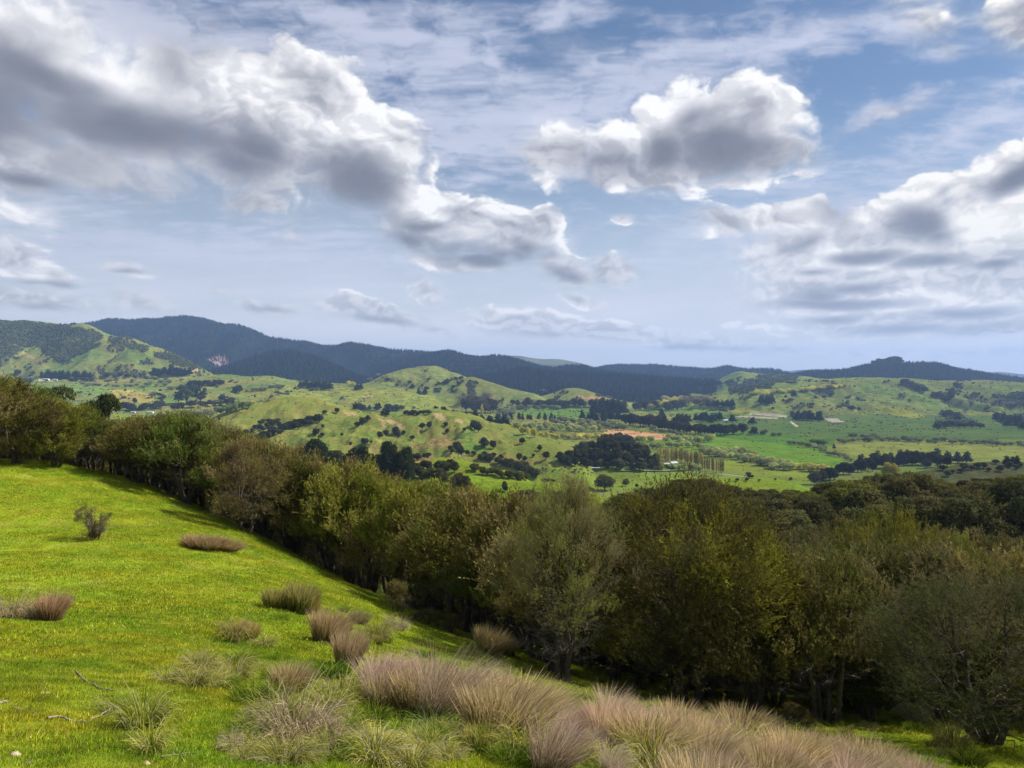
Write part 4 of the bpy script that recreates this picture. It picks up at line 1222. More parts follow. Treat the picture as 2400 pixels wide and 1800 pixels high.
nk = [ranks(-260, 1290, 1.06, 1.30, 420, 'kanuka_high', 1.7, 4.5, 7.5, 'kanuka_tree', '{0} kanuka behind {1}, second rank', '{0} second rank kanukas behind {1}', [TAN, TAN, (1, 1, 1), YEL, GRN], edgeD, limit=60),
      ranks(-260, 1290, 1.30, 1.75, 300, 'kanuka', 2.3, 5, 8, 'kanuka_tree', '{0} kanuka on the skyline behind {1}', '{0} skyline kanukas behind {1}', [TAN, TAN, (1, 1, 1)], edgeD, limit=52),
      ranks(1290, 2560, 27, 46, 420, 'kanuka_high', 1.7, 4.5, 6.5, 'kanuka_tree', '{0} kanuka close behind {1}', '{0} kanukas close behind {1}', [(.9, .9, 1), GRY, TAN, DRK], limit=52),
      ranks(1290, 2600, 46, 85, 600, 'kanuka_far', 2.3, 5, 6.5, 'kanuka_tree', '{0} kanuka halfway up the bush, above {1}', '{0} kanukas above {1}', [TAN, TAN, (.95, .95, 1), GRY, YEL], limit=95),
      ranks(1420, 2650, 85, 190, 260, 'kanuka_far', 3.0, 5.0, 8.0, 'kanuka_tree', '{0} feathery crown near the skyline above {1}', '{0} feathery crowns near the skyline above {1}', [TAN, GRY, (1, 1, 1)], limit=34),
      ranks(1420, 2650, 85, 190, 700, 'bush_fine', 3.4, 5.0, 9.5, 'bush_tree', '{0} round bush tree near the skyline above {1}', '{0} bush trees near the skyline above {1}', [(1, 1, 1), (.8, .85, .85), (1.12, 1.05, .9), (.65, .7, .75), YEL])]
print('ranks', nk)

# the flat-topped macrocarpas behind the upper end of the row
put('macrocarpa', 130, 0, 893, 'flat topped dark macrocarpa rising behind the upper bush row, left of the pair', 'macrocarpa_tree', wide=190, D=100, var=0)
put('macrocarpa', 205, 0, 911, 'rounded macrocarpa with open branches, right of the pair behind the bush', 'macrocarpa_tree', wide=160, D=96, var=1, rz=1.2, tint=(1.15, 1.1, 1))

# ------------------------------------------------------------------ the valley's trees, each on its own foot
rng = np.random.RandomState(77)
_gcache = {}


def gp(px, py, dmin=230.0):
    k = (round(px), round(py * 2))
    if k not in _gcache:
        _gcache[k] = on_ground(px, py, dmin)
    return _gcache[k]


def line(kind, pts, n, h, label, group, name='tree', cat='tree', tint=(1, 1, 1), jx=3, jy=1.5, wide=1.0, D=None, tv=.15):
    """n plants along a line given by their feet in the photo; h = (low, high) in photo px"""
    P = np.array(pts, float)
    if len(P) == 1:
        P = np.repeat(P, 2, 0)
    seg = np.concatenate([[0], np.cumsum(np.hypot(*np.diff(P, axis=0).T))])
    for k in range(n):
        t = (k + rng.uniform(.15, .85)) / n * seg[-1]
        px = float(np.interp(t, seg, P[:, 0])) + rng.normal() * jx
        py = float(np.interp(t, seg, P[:, 1])) + rng.normal() * jy
        if D is not None:
            d = D * rng.uniform(.98, 1.02)
            x = (px - 1200) / F * d
            p = (x, d, zat(x, d))
        else:
            p = gp(px, py)
        if p is None:
            continue
        hm = rng.uniform(*h) / F * p[1]
        v = rng.uniform(1 - tv, 1 + tv)
        plant(kind, p[0], p[1], hm, name, label, cat, group if n > 1 else None, None, wide * rng.uniform(.9, 1.15), tuple(c * v for c in tint), z=p[2])


YW = (1.35, 1.2, .8)
# willows of the river and the ploughed paddock
line('willow', [(1200, 1003), (1250, 1005), (1300, 1012), (1350, 1013), (1410, 1010)], 16, (14, 19), 'round pale willow in the loose row left of the brown ploughed paddock', 'willows left of the ploughed paddock', 'willow_tree', wide=1.15)
line('willow', [(1262, 1022), (1310, 1030), (1350, 1030), (1420, 1028)], 16, (11, 16), 'bright willow in the lower thicket left of the ploughed paddock', 'willows of the lower thicket', 'willow_tree', tint=YW, wide=1.2)
line('willow', [(1482, 1036), (1505, 1037), (1532, 1035)], 5, (13, 18), 'bright round willow standing against the brown ploughed soil', 'willows against the ploughed soil', 'willow_tree', tint=(1.2, 1.15, .9), wide=1.1)
line('willow', [(1555, 1031), (1600, 1037), (1640, 1037), (1678, 1031)], 17, (13, 19), 'willow in the tongue of trees right of the ploughed paddock', 'willows right of the ploughed paddock', 'willow_tree', jy=3, wide=1.1)
line('willow_grey', [(1530, 1010), (1565, 1016), (1600, 1024)], 8, (9, 13), 'grey green willow above the right end of the ploughed paddock', 'grey willows above the ploughed paddock', 'willow_tree')
line('willow_grey', [(1290, 990), (1380, 995), (1450, 1005), (1470, 1010)], 20, (12, 17), 'dull green willow in the band below the dark pines of the plain', 'willows below the plain pines', 'willow_tree', wide=1.2, jy=2.5)
line('willow_grey', [(1310, 1000), (1400, 1003), (1450, 1006)], 9, (11, 15), 'dull green willow in the band below the dark pines of the plain', 'willows below the plain pines', 'willow_tree', wide=1.2)
line('willow', [(1650, 1064), (1700, 1070), (1760, 1083), (1800, 1093), (1855, 1105)], 30, (16, 23), 'willow in the long belt between the poplar row and the bright green field', 'willows of the belt under the bright field', 'willow_tree', wide=1.25, jy=4)
line('willow_grey', [(1640, 1062), (1700, 1068), (1780, 1088), (1840, 1100)], 14, (14, 20), 'greyish willow in the long belt between the poplar row and the bright green field', 'grey willows of the belt under the bright field', 'willow_tree', wide=1.2, jy=3)
line('willow', [(1500, 1052), (1560, 1049), (1650, 1052)], 13, (12, 17), 'willow at the top edge of the poplar homestead', 'willows above the homestead', 'willow_tree', wide=1.1)
line('willow', [(1865, 1101), (1900, 1103), (1930, 1108)], 6, (16, 22), 'willow at the right end of the long belt by the dark pines', 'willows at the end of the belt', 'willow_tree', tint=YW, wide=1.4)
line('willow_grey', [(1850, 1038), (1900, 1050), (1950, 1068), (1995, 1081)], 20, (8, 13), 'small grey willow in the slanting row between the two big fields', 'willows between the two big fields', 'willow_tree', wide=1.3, jy=3)
line('willow_grey', [(1905, 1040), (1930, 1044)], 4, (12, 16), 'dark round tree at the upper end of the slanting willow row', 'trees at the head of the willow row', 'round_tree', tint=(.6, .65, .6), wide=1.3)
line('pine', [(1958, 1052)], 1, (13, 13), 'small dark conical tree alone at the corner of the pale field', None, 'pine_tree')
line('willow_grey', [(1965, 1038), (2060, 1033), (2150, 1035), (2280, 1040), (2420, 1048)], 46, (8, 14), 'hedge tree along the upper edge of the pale field on the right', 'hedge trees above the pale field', 'hedge_tree', wide=1.5, jy=1.5, tint=(.8, .85, .85))
line('willow_grey', [(1990, 1024), (2060, 1026)], 8, (8, 12), 'tree of the short upper hedge left above the pale field', 'trees of the short upper hedge', 'hedge_tree', wide=1.4, tint=(.7, .8, .8))
# pines of the plain
line('pine', [(1190, 984), (1240, 984), (1305, 985)], 16, (12, 17), 'dark pine in the thin line across the plain, left of the big clump', 'pines of the thin line', 'pine_tree')
line('pine', [(1386, 971), (1425, 972), (1464, 973)], 14, (28, 36), 'tall pine of the dense black clump in the middle of the plain', 'pines of the black clump', 'pine_tree', wide=1.3, jy=2)
line('pine', [(1392, 966), (1455, 967)], 8, (28, 34), 'tall pine of the dense black clump in the middle of the plain', 'pines of the black clump', 'pine_tree', wide=1.3, jy=1)
line('pine', [(1362, 984), (1380, 987), (1440, 990), (1455, 985)], 10, (20, 28), 'dark pine just below the black clump on the plain', 'pines below the black clump', 'pine_tree', wide=1.3, jy=3)
line('bush', [(1462, 996), (1500, 1000), (1545, 1000)], 12, (22, 30), 'dark brownish tree in the block between the black clump and the conical pine', 'brownish trees of the plain', 'broad_tree', wide=1.1, tint=(.9, .75, .8))
line('pine', [(1555, 988)], 1, (28, 28), 'tall conical pine standing clear of the dark block on the plain', None, 'pine_tree', wide=1.4)
line('pine', [(1582, 989), (1600, 990), (1620, 990)], 7, (16, 20), 'pine of the left block of the broken upper row on the plain', 'pines of the broken row, left block', 'pine_tree', wide=1.5)
line('pine', [(1628, 988), (1650, 989), (1672, 992)], 8, (16, 22), 'pine of the middle block of the broken upper row on the plain', 'pines of the broken row, middle block', 'pine_tree', wide=1.5)
line('pine', [(1678, 984), (1694, 986)], 3, (15, 20), 'pine of the right pair of the broken upper row on the plain', 'pines of the broken row, right pair', 'pine_tree', wide=1.4)
line('pine', [(1718, 991)], 1, (19, 19), 'leaning dark pine right of the broken row', None, 'pine_tree', wide=1.7)
line('pine', [(1765, 995)], 1, (17, 17), 'squat dark pine below the pale gravel strips', None, 'pine_tree', wide=2)
line('bush', [(1768, 1018)], 1, (20, 20), 'round dark tree at the corner of the bright field, right of the brown block', None, 'round_tree')
line('bush', [(1540, 1008), (1600, 1015), (1660, 1019), (1738, 1019)], 24, (20, 28), 'dark brown tree in the solid block along the top of the bright field', 'trees of the brown block', 'broad_tree', tint=(.85, .7, .8), wide=1.1)
line('pine', [(1530, 1005), (1608, 1012), (1580, 1008)], 5, (24, 34), 'pine rising out of the brown block', 'pines in the brown block', 'pine_tree', wide=1.4)
line('willow_grey', [(1745, 1016), (1790, 1020), (1830, 1022)], 8, (8, 14), 'low tree trailing off right of the brown block', 'low trees right of the brown block', 'round_tree', tint=(.6, .65, .65), wide=1.3)
line('bush', [(1485, 962), (1540, 962), (1600, 961)], 18, (18, 26), 'tree of the woodland strip at the foot of the forest', 'trees of the woodland strip', 'broad_tree', tint=(1.1, 1.05, 1.1))
line('willow', [(1522, 961), (1550, 961), (1592, 958)], 7, (20, 27), 'tree with a bright yellow green crown in the woodland strip', 'bright crowned trees of the woodland strip', 'broad_tree', tint=YW, wide=1.1)
line('willow', [(1560, 944), (1600, 943)], 8, (12, 16), 'yellowish tree just above the woodland strip', 'yellowish trees above the woodland strip', 'broad_tree', tint=(1.3, 1.1, .7))
line('bare', [(1605, 950), (1660, 952)], 12, (16, 24), 'brownish bare tree right of the yellow ones at the foot of the forest', 'bare trees at the foot of the forest', 'bare_tree', wide=1.2)
line('pine', [(1660, 952), (1722, 954)], 14, (12, 17), 'dark pine of the short row right of the bare trees', 'pines right of the bare trees', 'pine_tree', wide=1.3)
line('bush', [(1195, 950), (1240, 953), (1300, 955), (1385, 955)], 20, (14, 22), 'dark tree in the line under the small green knoll', 'trees under the green knoll', 'broad_tree', tint=(1, .95, 1))
line('bare', [(1215, 950), (1290, 954), (1380, 952)], 8, (14, 20), 'brownish bare tree in the line under the small green knoll', 'bare trees under the green knoll', 'bare_tree')
line('willow_grey', [(1190, 962), (1250, 960), (1330, 957)], 14, (8, 12), 'low green tree in front of the line under the small knoll', 'low trees under the green knoll', 'round_tree', wide=1.4)
line('bare', [(1262, 922), (1285, 922)], 3, (8, 11), 'tiny brown tree on the shoulder left of the green knoll', 'tiny brown trees by the knoll', 'bare_tree')
# right-hand hills
line('pine', [(1776, 946), (1815, 946)], 8, (14, 19), 'dark pine of the clump where the grassy hill meets the forest', 'pines at the left foot of the grassy hill', 'pine_tree', wide=1.5)
line('pine', [(1862, 986), (1890, 987), (1922, 989)], 12, (18, 25), 'black pine of the dense clump between the pale gravel patches', 'pines between the gravel patches', 'pine_tree', wide=1.4)
line('gum', [(1852, 984)], 1, (22, 22), 'thin tree at the left end of the clump between the gravel patches', None, 'slender_tree')
line('willow', [(1755, 928), (1850, 920), (1930, 912), (1968, 908)], 28, (8, 12), 'yellow green tree of the bright line across the grassy hill', 'trees of the bright line', 'bright_tree', tint=YW, wide=1.6, jy=1)
line('pine', [(1858, 931)], 1, (15, 15), 'dark cone shaped tree under the bright line on the grassy hill', None, 'pine_tree', wide=1.7)
line('bush', [(1930, 931)], 1, (7, 7), 'small dark bush on the grassy hill below the bright line', None, 'round_bush', wide=2)
line('bush', [(1992, 960), (2010, 963)], 3, (9, 14), 'dark bush at the left end of the sunlit tongue of pasture', 'bushes by the sunlit tongue', 'round_bush', wide=1.4)
line('bush', [(2120, 905), (2140, 910), (2170, 920)], 9, (9, 15), 'dark bush of the upper grove on the grassy hill', 'bushes of the upper grove', 'round_bush', wide=1.3, jy=4)
line('bush', [(2190, 932), (2225, 938), (2240, 905)], 9, (10, 16), 'dark bush of the middle grove on the grassy hill', 'bushes of the middle grove', 'round_bush', wide=1.3, jy=4)
line('bush', [(2210, 975), (2250, 982)], 7, (9, 14), 'dark bush of the small grove low on the right hill', 'bushes of the low grove', 'round_bush', wide=1.5, jy=3)
line('bush', [(2225, 998), (2300, 1002)], 9, (9, 13), 'dark bush of the long grove at the foot of the right hill', 'bushes of the long grove', 'round_bush', wide=1.7, jy=2)
line('bush', [(2195, 1004), (2215, 1006)], 4, (12, 17), 'dark bush of the pair left of the long grove', 'bushes left of the long grove', 'round_bush', wide=1.4)
line('pine', [(2330, 985), (2360, 992), (2400, 1002)], 10, (14, 24), 'dark tree of the grove at the right edge of the hill', 'trees at the right edge of the hill', 'pine_tree', wide=1.6, jy=4)
line('bare', [(2220, 945), (2300, 950), (2380, 955)], 14, (8, 13), 'greyish tree in the open scrub on the right hill', 'grey trees on the right hill', 'bare_tree', wide=1.5, jy=5)
line('bush', [(2050, 858), (2066, 858)], 4, (15, 19), 'round tree on the summit of the far wooded ridge, left of the pair', 'left summit trees', 'summit_tree', D=4010, wide=1.3)
line('bush', [(2086, 857), (2102, 857)], 4, (19, 23), 'round tree on the summit of the far wooded ridge, right of the pair', 'right summit trees', 'summit_tree', D=4000, wide=1.5)
# the poplar homestead under the bush hill
line('poplar', [(1645, 1102), (1696, 1109)], 10, (31, 37), 'tall narrow poplar of the free standing row in the flat paddock', 'poplars of the free standing row', 'poplar_tree', tint=(1.1, 1.05, 1), jx=.3, jy=.2, wide=.72, tv=.08)
line('poplar', [(1540, 1084), (1580, 1080), (1610, 1084), (1645, 1092)], 22, (27, 33), 'yellowish poplar of the dense stand behind the white roofs', 'poplars behind the white roofs', 'poplar_tree', tint=(1.15, 1.1, .9), jx=2, jy=1, wide=1.2, tv=.1)
line('poplar', [(1541, 1101), (1554, 1101)], 3, (33, 42), 'poplar at the left corner of the homestead', 'poplars at the homestead corner', 'poplar_tree', wide=1.5)
line('willow', [(1566, 1099), (1600, 1102), (1645, 1103)], 9, (9, 14), 'garden tree in front of the white roofs', 'garden trees of the homestead', 'garden_tree', wide=1.3, tint=(.8, .9, .8))
line('bush', [(1600, 1101), (1625, 1102)], 3, (11, 14), 'dark garden tree in front of the white roofs', 'dark garden trees of the homestead', 'garden_tree')
line('willow', [(1487, 1098)], 1, (14, 14), 'whitish blossoming tree at the foot of the bush hill', None, 'blossom_tree', tint=(1.7, 1.6, 3.6))
line('bush', [(1300, 1082), (1340, 1094), (1400, 1099), (1480, 1102), (1530, 1101)], 16, (17, 26), 'dark tree in the lowest rank of the rounded bush hill', 'trees of the bush hill, lowest rank', 'bush_tree', wide=1.1, jy=2)
line('bush', [(1325, 1078), (1400, 1082), (1480, 1087), (1545, 1088)], 15, (25, 34), 'dark tree in the middle rank of the rounded bush hill', 'trees of the bush hill, middle rank', 'bush_tree', wide=1.05, jy=3, tint=(1, .95, .9))
line('pine', [(1345, 1076), (1380, 1072), (1420, 1066)], 6, (26, 34), 'pine among the dark trees on the left of the bush hill', 'pines of the bush hill', 'pine_tree', wide=1.5)
line('bush', [(1365, 1066), (1420, 1060), (1480, 1064), (1515, 1072)], 13, (27, 34), 'brown topped tree in the upper rank of the rounded bush hill', 'trees of the bush hill, upper rank', 'bush_tree', wide=1.05, jy=2, tint=(1.2, 1, .95))
line('bush', [(1405, 1052), (1440, 1046), (1480, 1052)], 8, (27, 33), 'brown topped tree crowning the rounded bush hill', 'trees crowning the bush hill', 'bush_tree', wide=1.1, jy=1, tint=(1.25, 1.05, 1))
# the slip scarred hill and its neighbours
for k, (px, py, h, w) in enumerate([(850, 997, 20, 1.1), (838, 1002, 14, 1.3), (862, 988, 15, 1.1), (790, 969, 14, 1.2), (760, 972, 11, 1.3), (890, 1028, 17, 1.1), (905, 1022, 15, 1.2), (928, 1020, 21, 1), (933, 1026, 15, 1.2),
                                    (946, 1019, 11, 1.1), (966, 1032, 12, 1.2), (990, 1003, 12, 1.6), (1006, 1006, 19, .9), (1045, 1001, 13, 1), (1048, 1016, 12, 1.1), (1088, 1012, 10, 1.1), (1112, 1010, 26, 1.1), (1122, 1013, 20, 1),
                                    (740, 1022, 19, 1.1), (755, 1024, 11, 1.2), (801, 1023, 9, 1), (855, 1043, 17, 1.5), (822, 1044, 9, 1), (1135, 1051, 26, 1.1), (1156, 1053, 22, 1), (1070, 1058, 24, 1), (1078, 1063, 20, 1.1), (1056, 1058, 15, 1),
                                    (1224, 1041, 16, 1.1), (1265, 1058, 16, .9), (1280, 1077, 20, 1.1), (1217, 1081, 20, .8), (1230, 1082, 14, 1), (1250, 1072, 9, 1.2), (1333, 1093, 14, 1.2), (870, 1040, 8, 1), (756, 1003, 9, 1.2), (700, 1000, 9, 1.3)]):
    p = gp(px, py)
    if p:
        t = rng.uniform(.85, 1.2)
        plant('bush', p[0], p[1], h / F * p[1], 'round_bush', 'dark round bush dotted on the slopes of the slip scarred hill', 'bush', 'lone bushes of the slip scarred hill', None, w, (t, t * .95, t * .9), z=p[2])
line('bush', [(952, 972), (1000, 971)], 10, (8, 12), 'low dark scrub bush on the right crown of the slip scarred hill', 'scrub bushes on the right crown', 'scrub_bush', 'bush', wide=1.6)
line('bush', [(598, 1034), (640, 1018), (680, 1006), (720, 993), (752, 985)], 30, (12, 19), 'dark scrub bush of the band running up the gully left of the slip scarred hill', 'bushes of the gully band', 'scrub_bush', 'bush', wide=1.3, jy=3)
line('bush', [(575, 1020), (600, 1010), (650, 1000)], 9, (7, 12), 'small bush on the lower left flank of the smooth round knoll', 'bushes under the round knoll', 'scrub_bush', 'bush', wide=1.4, jy=4)
line('bush', [(610, 992), (650, 990)], 8, (7, 11), 'small bush on the side of the smooth round knoll', 'bushes on the round knoll', 'scrub_bush', 'bush', wide=1.6, jy=2, tint=(1.4, 1.4, 1.1))
line('pine', [(1018, 962), (1060, 974), (1110, 988), (1190, 1000)], 24, (14, 19), 'dark pine of the shelter belt descending behind the slip scarred hill', 'pines of the descending shelter belt', 'pine_tree', D=1120, wide=1.6, jy=0)
line('pine', [(832, 961), (868, 962)], 6, (13, 18), 'conical pine of the left group behind the saddle', 'pines behind the saddle, left group', 'pine_tree', wide=1.5)
line('pine', [(880, 961), (900, 962)], 4, (13, 17), 'conical pine of the middle group behind the saddle', 'pines behind the saddle, middle group', 'pine_tree', wide=1.5)
line('bush', [(908, 963), (942, 962)], 6, (10, 15), 'dark tree of the right group behind the saddle', 'trees behind the saddle, right group', 'broad_tree', wide=1.3)
line('bush', [(896, 972), (915, 974)], 4, (9, 13), 'dark bush in the saddle of the slip scarred hill', 'bushes in the saddle', 'round_bush', wide=1.5)
line('bush', [(1095, 966), (1130, 968), (1162, 969)], 10, (28, 38), 'big purplish brown tree of the rounded group right of the plain', 'purplish brown trees', 'broad_tree', tint=(1.3, 1.0, 1.25), wide=1.05)
line('bare', [(1078, 948), (1100, 940), (1150, 938)], 7, (14, 20), 'pale bare tree behind the purplish brown group', 'pale trees behind the purplish group', 'bare_tree', wide=1.3)
line('poplar', [(1124, 973)], 1, (26, 26), 'single pale poplar in front of the purplish brown trees', None, 'poplar_tree', wide=1.6)
line('willow', [(1220, 1018), (1230, 1019), (1258, 1025)], 4, (18, 24), 'tall narrow yellowish tree at the foot of the slip scarred hill', 'narrow yellow trees at the hill foot', 'narrow_tree', tint=YW, wide=.7)
line('willow_grey', [(1165, 965), (1200, 972), (1185, 990)], 12, (9, 14), 'mixed green tree right of the shelter belt', 'trees right of the shelter belt', 'round_tree', wide=1.3, jy=3)
line('pine', [(1165, 985), (1200, 984)], 6, (13, 17), 'dark pine at the left end of the thin line, above the shelter belt', 'pines above the shelter belt', 'pine_tree', wide=1.3)
# left of the plain: the farm under the foothills
line('gum', [(441, 950)], 1, (48, 48), 'tallest blue green gum tree on the left of the plain', None, 'gum_tree', wide=1.25)
line('gum', [(470, 947)], 1, (38, 38), 'lower blue green gum leaning right beside the tallest one', None, 'gum_tree', wide=1.1)
line('gum', [(424, 952)], 1, (30, 30), 'smaller gum left of the tallest one', None, 'gum_tree', wide=1.2)
line('macrocarpa', [(383, 945)], 1, (28, 28), 'spreading flat crowned tree left of the gums', None, 'spreading_tree', wide=.9)
line('bare', [(350, 932), (362, 933)], 3, (13, 17), 'pale tree at the upper left of the spreading one', 'pale trees by the mustard field', 'bare_tree', wide=1.2)
line('bush', [(262, 960), (300, 962), (340, 962), (385, 958)], 16, (13, 20), 'dark garden tree above the white farm roofs', 'trees above the farm roofs', 'garden_tree', wide=1.1, jy=2)
line('bush', [(316, 947)], 1, (14, 14), 'round dark bush alone on the lower edge of the mustard field', None, 'round_bush', wide=.9)
line('bush', [(405, 960), (430, 958), (480, 952), (550, 948)], 18, (10, 16), 'dark bush in the hedge running right from the gums', 'bushes of the gum hedge', 'hedge_bush', 'bush', wide=1.3)
line('bush', [(514, 937), (525, 936)], 3, (9, 13), 'small dark bush above the hedge right of the gums', 'small bushes above the gum hedge', 'round_bush', wide=1.2)
line('willow', [(395, 965), (450, 958), (540, 950), (640, 938)], 14, (5, 8), 'low yellow gorse bush along the farm hedge', 'gorse bushes along the farm hedge', 'gorse_bush', 'bush', tint=(1.4, 1.15, .5), wide=1.6)
line('willow', [(507, 972), (530, 968), (555, 963), (582, 955)], 9, (17, 24), 'round green tree of the short row at the left foot of the smooth knoll', 'trees at the foot of the smooth knoll', 'row_tree', tint=(.55, .65, .6), wide=.95)
line('bare', [(430, 985), (470, 985), (495, 982)], 9, (16, 26), 'thin greyish tree below the farm, behind the bush row', 'thin grey trees below the farm', 'bare_tree', tint=(.8, .9, .8))
line('bush', [(518, 986)], 1, (9, 9), 'tiny round bush on the lower slope of the smooth knoll', None, 'round_bush')
line('bush', [(440, 907), (480, 905), (522, 903)], 18, (9, 14), 'dark bush of the scrub patch on the foothills', 'bushes of the foothill scrub', 'scrub_bush', 'bush', wide=1.5, tint=(1, .85, .95))
line('bush', [(556, 922), (564, 922)], 3, (12, 20), 'grey tree of the pair alone on the foothill pasture', 'tree pair on the foothill pasture', 'round_tree')
line('pine', [(705, 908), (740, 910), (774, 914)], 15, (12, 19), 'dark pine of the plantation block in front of the forest', 'pines of the small block', 'pine_tree', wide=1.6)
line('pine', [(834, 914), (848, 914)], 4, (10, 15), 'pine of the tiny clump at the left foot of the terraced hill', 'pines of the tiny clump', 'pine_tree', wide=1.7)
line('pine', [(984, 924), (994, 924)], 4, (9, 14), 'pine of the tiny clump on the side of the terraced hill', 'pines on the terraced hill', 'pine_tree', wide=1.5)
line('willow', [(815, 900), (835, 906)], 5, (6, 9), 'pale small tree at the forest corner left of the terraced hill', 'pale trees at the forest corner', 'round_tree', tint=YW, wide=1.4)
line('bare', [(858, 898), (900, 888), (960, 905)], 16, (6, 10), 'pale scattered tree on the left flank of the terraced hill', 'pale trees on the terraced hill', 'bare_tree', wide=1.3, jy=4, tint=(1.1, 1.2, 1))
line('bush', [(905, 905), (1000, 905), (1080, 900)], 12, (5, 9), 'dark scrub speck on the terraced hill', 'scrub on the terraced hill', 'scrub_bush', 'bush', wide=1.8, jy=6)
line('bush', [(1022, 904), (1060, 892), (1090, 884)], 12, (4, 6), 'dark bush of the hedge between the terraced hill and its lower knoll', 'bushes between hill and knoll', 'hedge_bush', 'bush', wide=1.8, jy=1)
line('willow_grey', [(580, 916), (620, 913), (670, 908)], 11, (6, 10), 'small grey tree scattered on the foothill pasture', 'small trees on the foothill pasture', 'round_tree', wide=1.3, jy=3)
line('willow_grey', [(345, 890), (400, 896), (440, 915), (330, 905)], 18, (6, 11), 'small dull tree scattered on the slope above the mustard field', 'small trees above the mustard field', 'round_tree', wide=1.5, jy=5)
line('willow_grey', [(180, 902), (250, 905), (320, 908)], 16, (5, 8), 'low hedge bush above the mustard field', 'hedge above the mustard field', 'hedge_bush', 'bush', wide=1.8, jy=2)
line('pine', [(96, 888), (150, 887), (212, 886)], 18, (14, 20), 'dark pine of the long belt at the foot of the scrubby hill', 'pines at the foot of the scrubby hill', 'pine_tree', wide=1.5)
line('bush', [(165, 895), (220, 893)], 5, (8, 11), 'dark bush in front of the long pine belt on the left', 'bushes before the left pine belt', 'round_bush', wide=1.5)
line('bush', [(37, 880)], 1, (15, 15), 'round dark tree alone under the scrubby hill at the far left', None, 'round_tree', wide=1.1)
line('willow_grey', [(0, 893), (50, 893), (90, 892)], 10, (8, 12), 'low green tree at the far left under the scrubby hill', 'low trees at the far left', 'round_tree', tint=(.8, .9, .85), wide=1.6)
line('willow_grey', [(240, 882), (340, 881)], 14, (8, 11), 'grey tree of the faint row under the scrubby hill', 'trees of the faint row', 'row_tree', tint=(.7, .8, .9), wide=1.3)
line('pine', [(360, 879), (385, 878)], 4, (13, 18), 'dark spreading pine at the right end of the faint row', 'pines ending the faint row', 'pine_tree', wide=2)
line('pine', [(394, 879), (442, 880)], 10, (15, 22), 'dark pine of the rounded grove beside the bare bank', 'pines beside the bare bank', 'pine_tree', wide=1.7)
# bush on the near paddock hills
for px, top, w, lab in [(700, 1052, 60, 'small conifer at the left end of the conifer group beyond the row'), (738, 1029, 90, 'tall dark conifer, leftmost peak of the conifer group beyond the row'), (786, 1056, 80, 'lower conifer right of the tall leftmost one'),
                        (842, 1044, 75, 'pointed dark conifer in the middle of the conifer group'), (872, 1064, 90, 'broad conifer hanging low over the kanuka row'), (912, 1034, 70, 'bushy conifer at the right top of the conifer group'),
                        (950, 1046, 60, 'rounded tree at the right end of the conifer group')]:
    put('bush_fine', px, 1108, top, lab, 'conifer_tree', wide=w * 1.05, tint=(.42, .55, .50), mesh=None, D=420)
line('bush_fine', [(905, 1128), (960, 1125), (1010, 1128), (1060, 1138), (1100, 1146)], 20, (22, 32), 'dark bush tree low in the gully behind the kanuka skyline', 'bush trees low in the gully', 'bush_tree', wide=1.1, jy=4)
line('bush_fine', [(900, 1108), (960, 1103), (1020, 1100), (1075, 1108)], 17, (18, 28), 'dark bush tree on the brow left of the green paddock', 'bush trees on the brow left of the green paddock', 'bush_tree', wide=1.1, jy=4, tint=(.9, .95, .9))
line('bush', [(905, 1082), (960, 1078), (1005, 1074)], 14, (11, 16), 'dark tree of the hedge along the top of the upper paddock', 'hedge trees of the upper paddock', 'hedge_tree', wide=1.4)
line('bush', [(1062, 1064), (1120, 1067), (1180, 1074)], 12, (7, 12), 'dark bush of the line above the crescent of bush', 'bushes above the crescent', 'hedge_bush', 'bush', wide=1.4)
line('bush_fine', [(1128, 1078), (1170, 1086), (1215, 1100), (1262, 1122)], 20, (14, 22), 'dark bush of the tapering crescent on the green paddock hill', 'bushes of the crescent', 'bush_tree', wide=1.3, jy=3)
line('bush_fine', [(1098, 1100), (1140, 1112), (1190, 1122), (1240, 1126)], 17, (14, 20), 'olive bush of the lower hedge curving over the green paddock', 'bushes of the lower curving hedge', 'hedge_bush', 'bush', wide=1.1, tint=(1.2, 1.25, .9))
line('bush', [(1268, 1128), (1305, 1129)], 5, (5, 8), 'low bush trailing from the crescent', 'low bushes trailing from the crescent', 'round_bush', wide=1.5)
line('bush_fine', [(1176, 1152), (1188, 1153)], 3, (18, 25), 'slim dark tree of the pair on the yellow green paddock', 'slim dark trees on the near paddock', 'slim_tree', wide=.6)
put('bush_fine', 1236, 1178, 1147, 'rounded dark bush at the lower edge of the yellow green paddock', 'round_bush', wide=80, var=1)
put('bush_fine', 1312, 1182, 1152, 'dark bush cut by the skyline just left of the pale shoot', 'round_bush', wide=45, var=2, tint=(.7, .8, .8))
put('bush_fine', 1418, 1150, 1113, 'broad dark domed bush alone on the flat paddock', 'round_bush', wide=66, var=0, tint=(.95, .9, .85))
put('bush_fine', 1467, 1140, 1121, 'small round grey green tree right of the domed bush', 'round_tree', wide=22, var=1, tint=(1.3, 1.5, 1.4))
line('bush', [(1491, 1142)], 1, (10, 10), 'tiny leaning dark tree right of the grey green one', None, 'round_tree')
line('bush', [(1745, 1118), (1765, 1118)], 4, (6, 9), 'low dark bush on the crest of the right near paddock', 'bushes on the right near paddock', 'round_bush', wide=1.8)
line('bush', [(1712, 1126), (1750, 1130), (1880, 1122)], 6, (5, 8), 'tiny brown bush scattered on the right near paddock', 'tiny bushes on the right near paddock', 'round_bush', tint=(1.3, 1, .8), wide=1.5)
line('bush_fine', [(1925, 1128), (1990, 1112), (2060, 1100), (2130, 1092), (2225, 1092)], 26, (24, 36), 'dark pine like tree of the long black belt behind the right bush slope', 'trees of the long black belt', 'belt_tree', tint=(.42, .46, .55), jy=3)
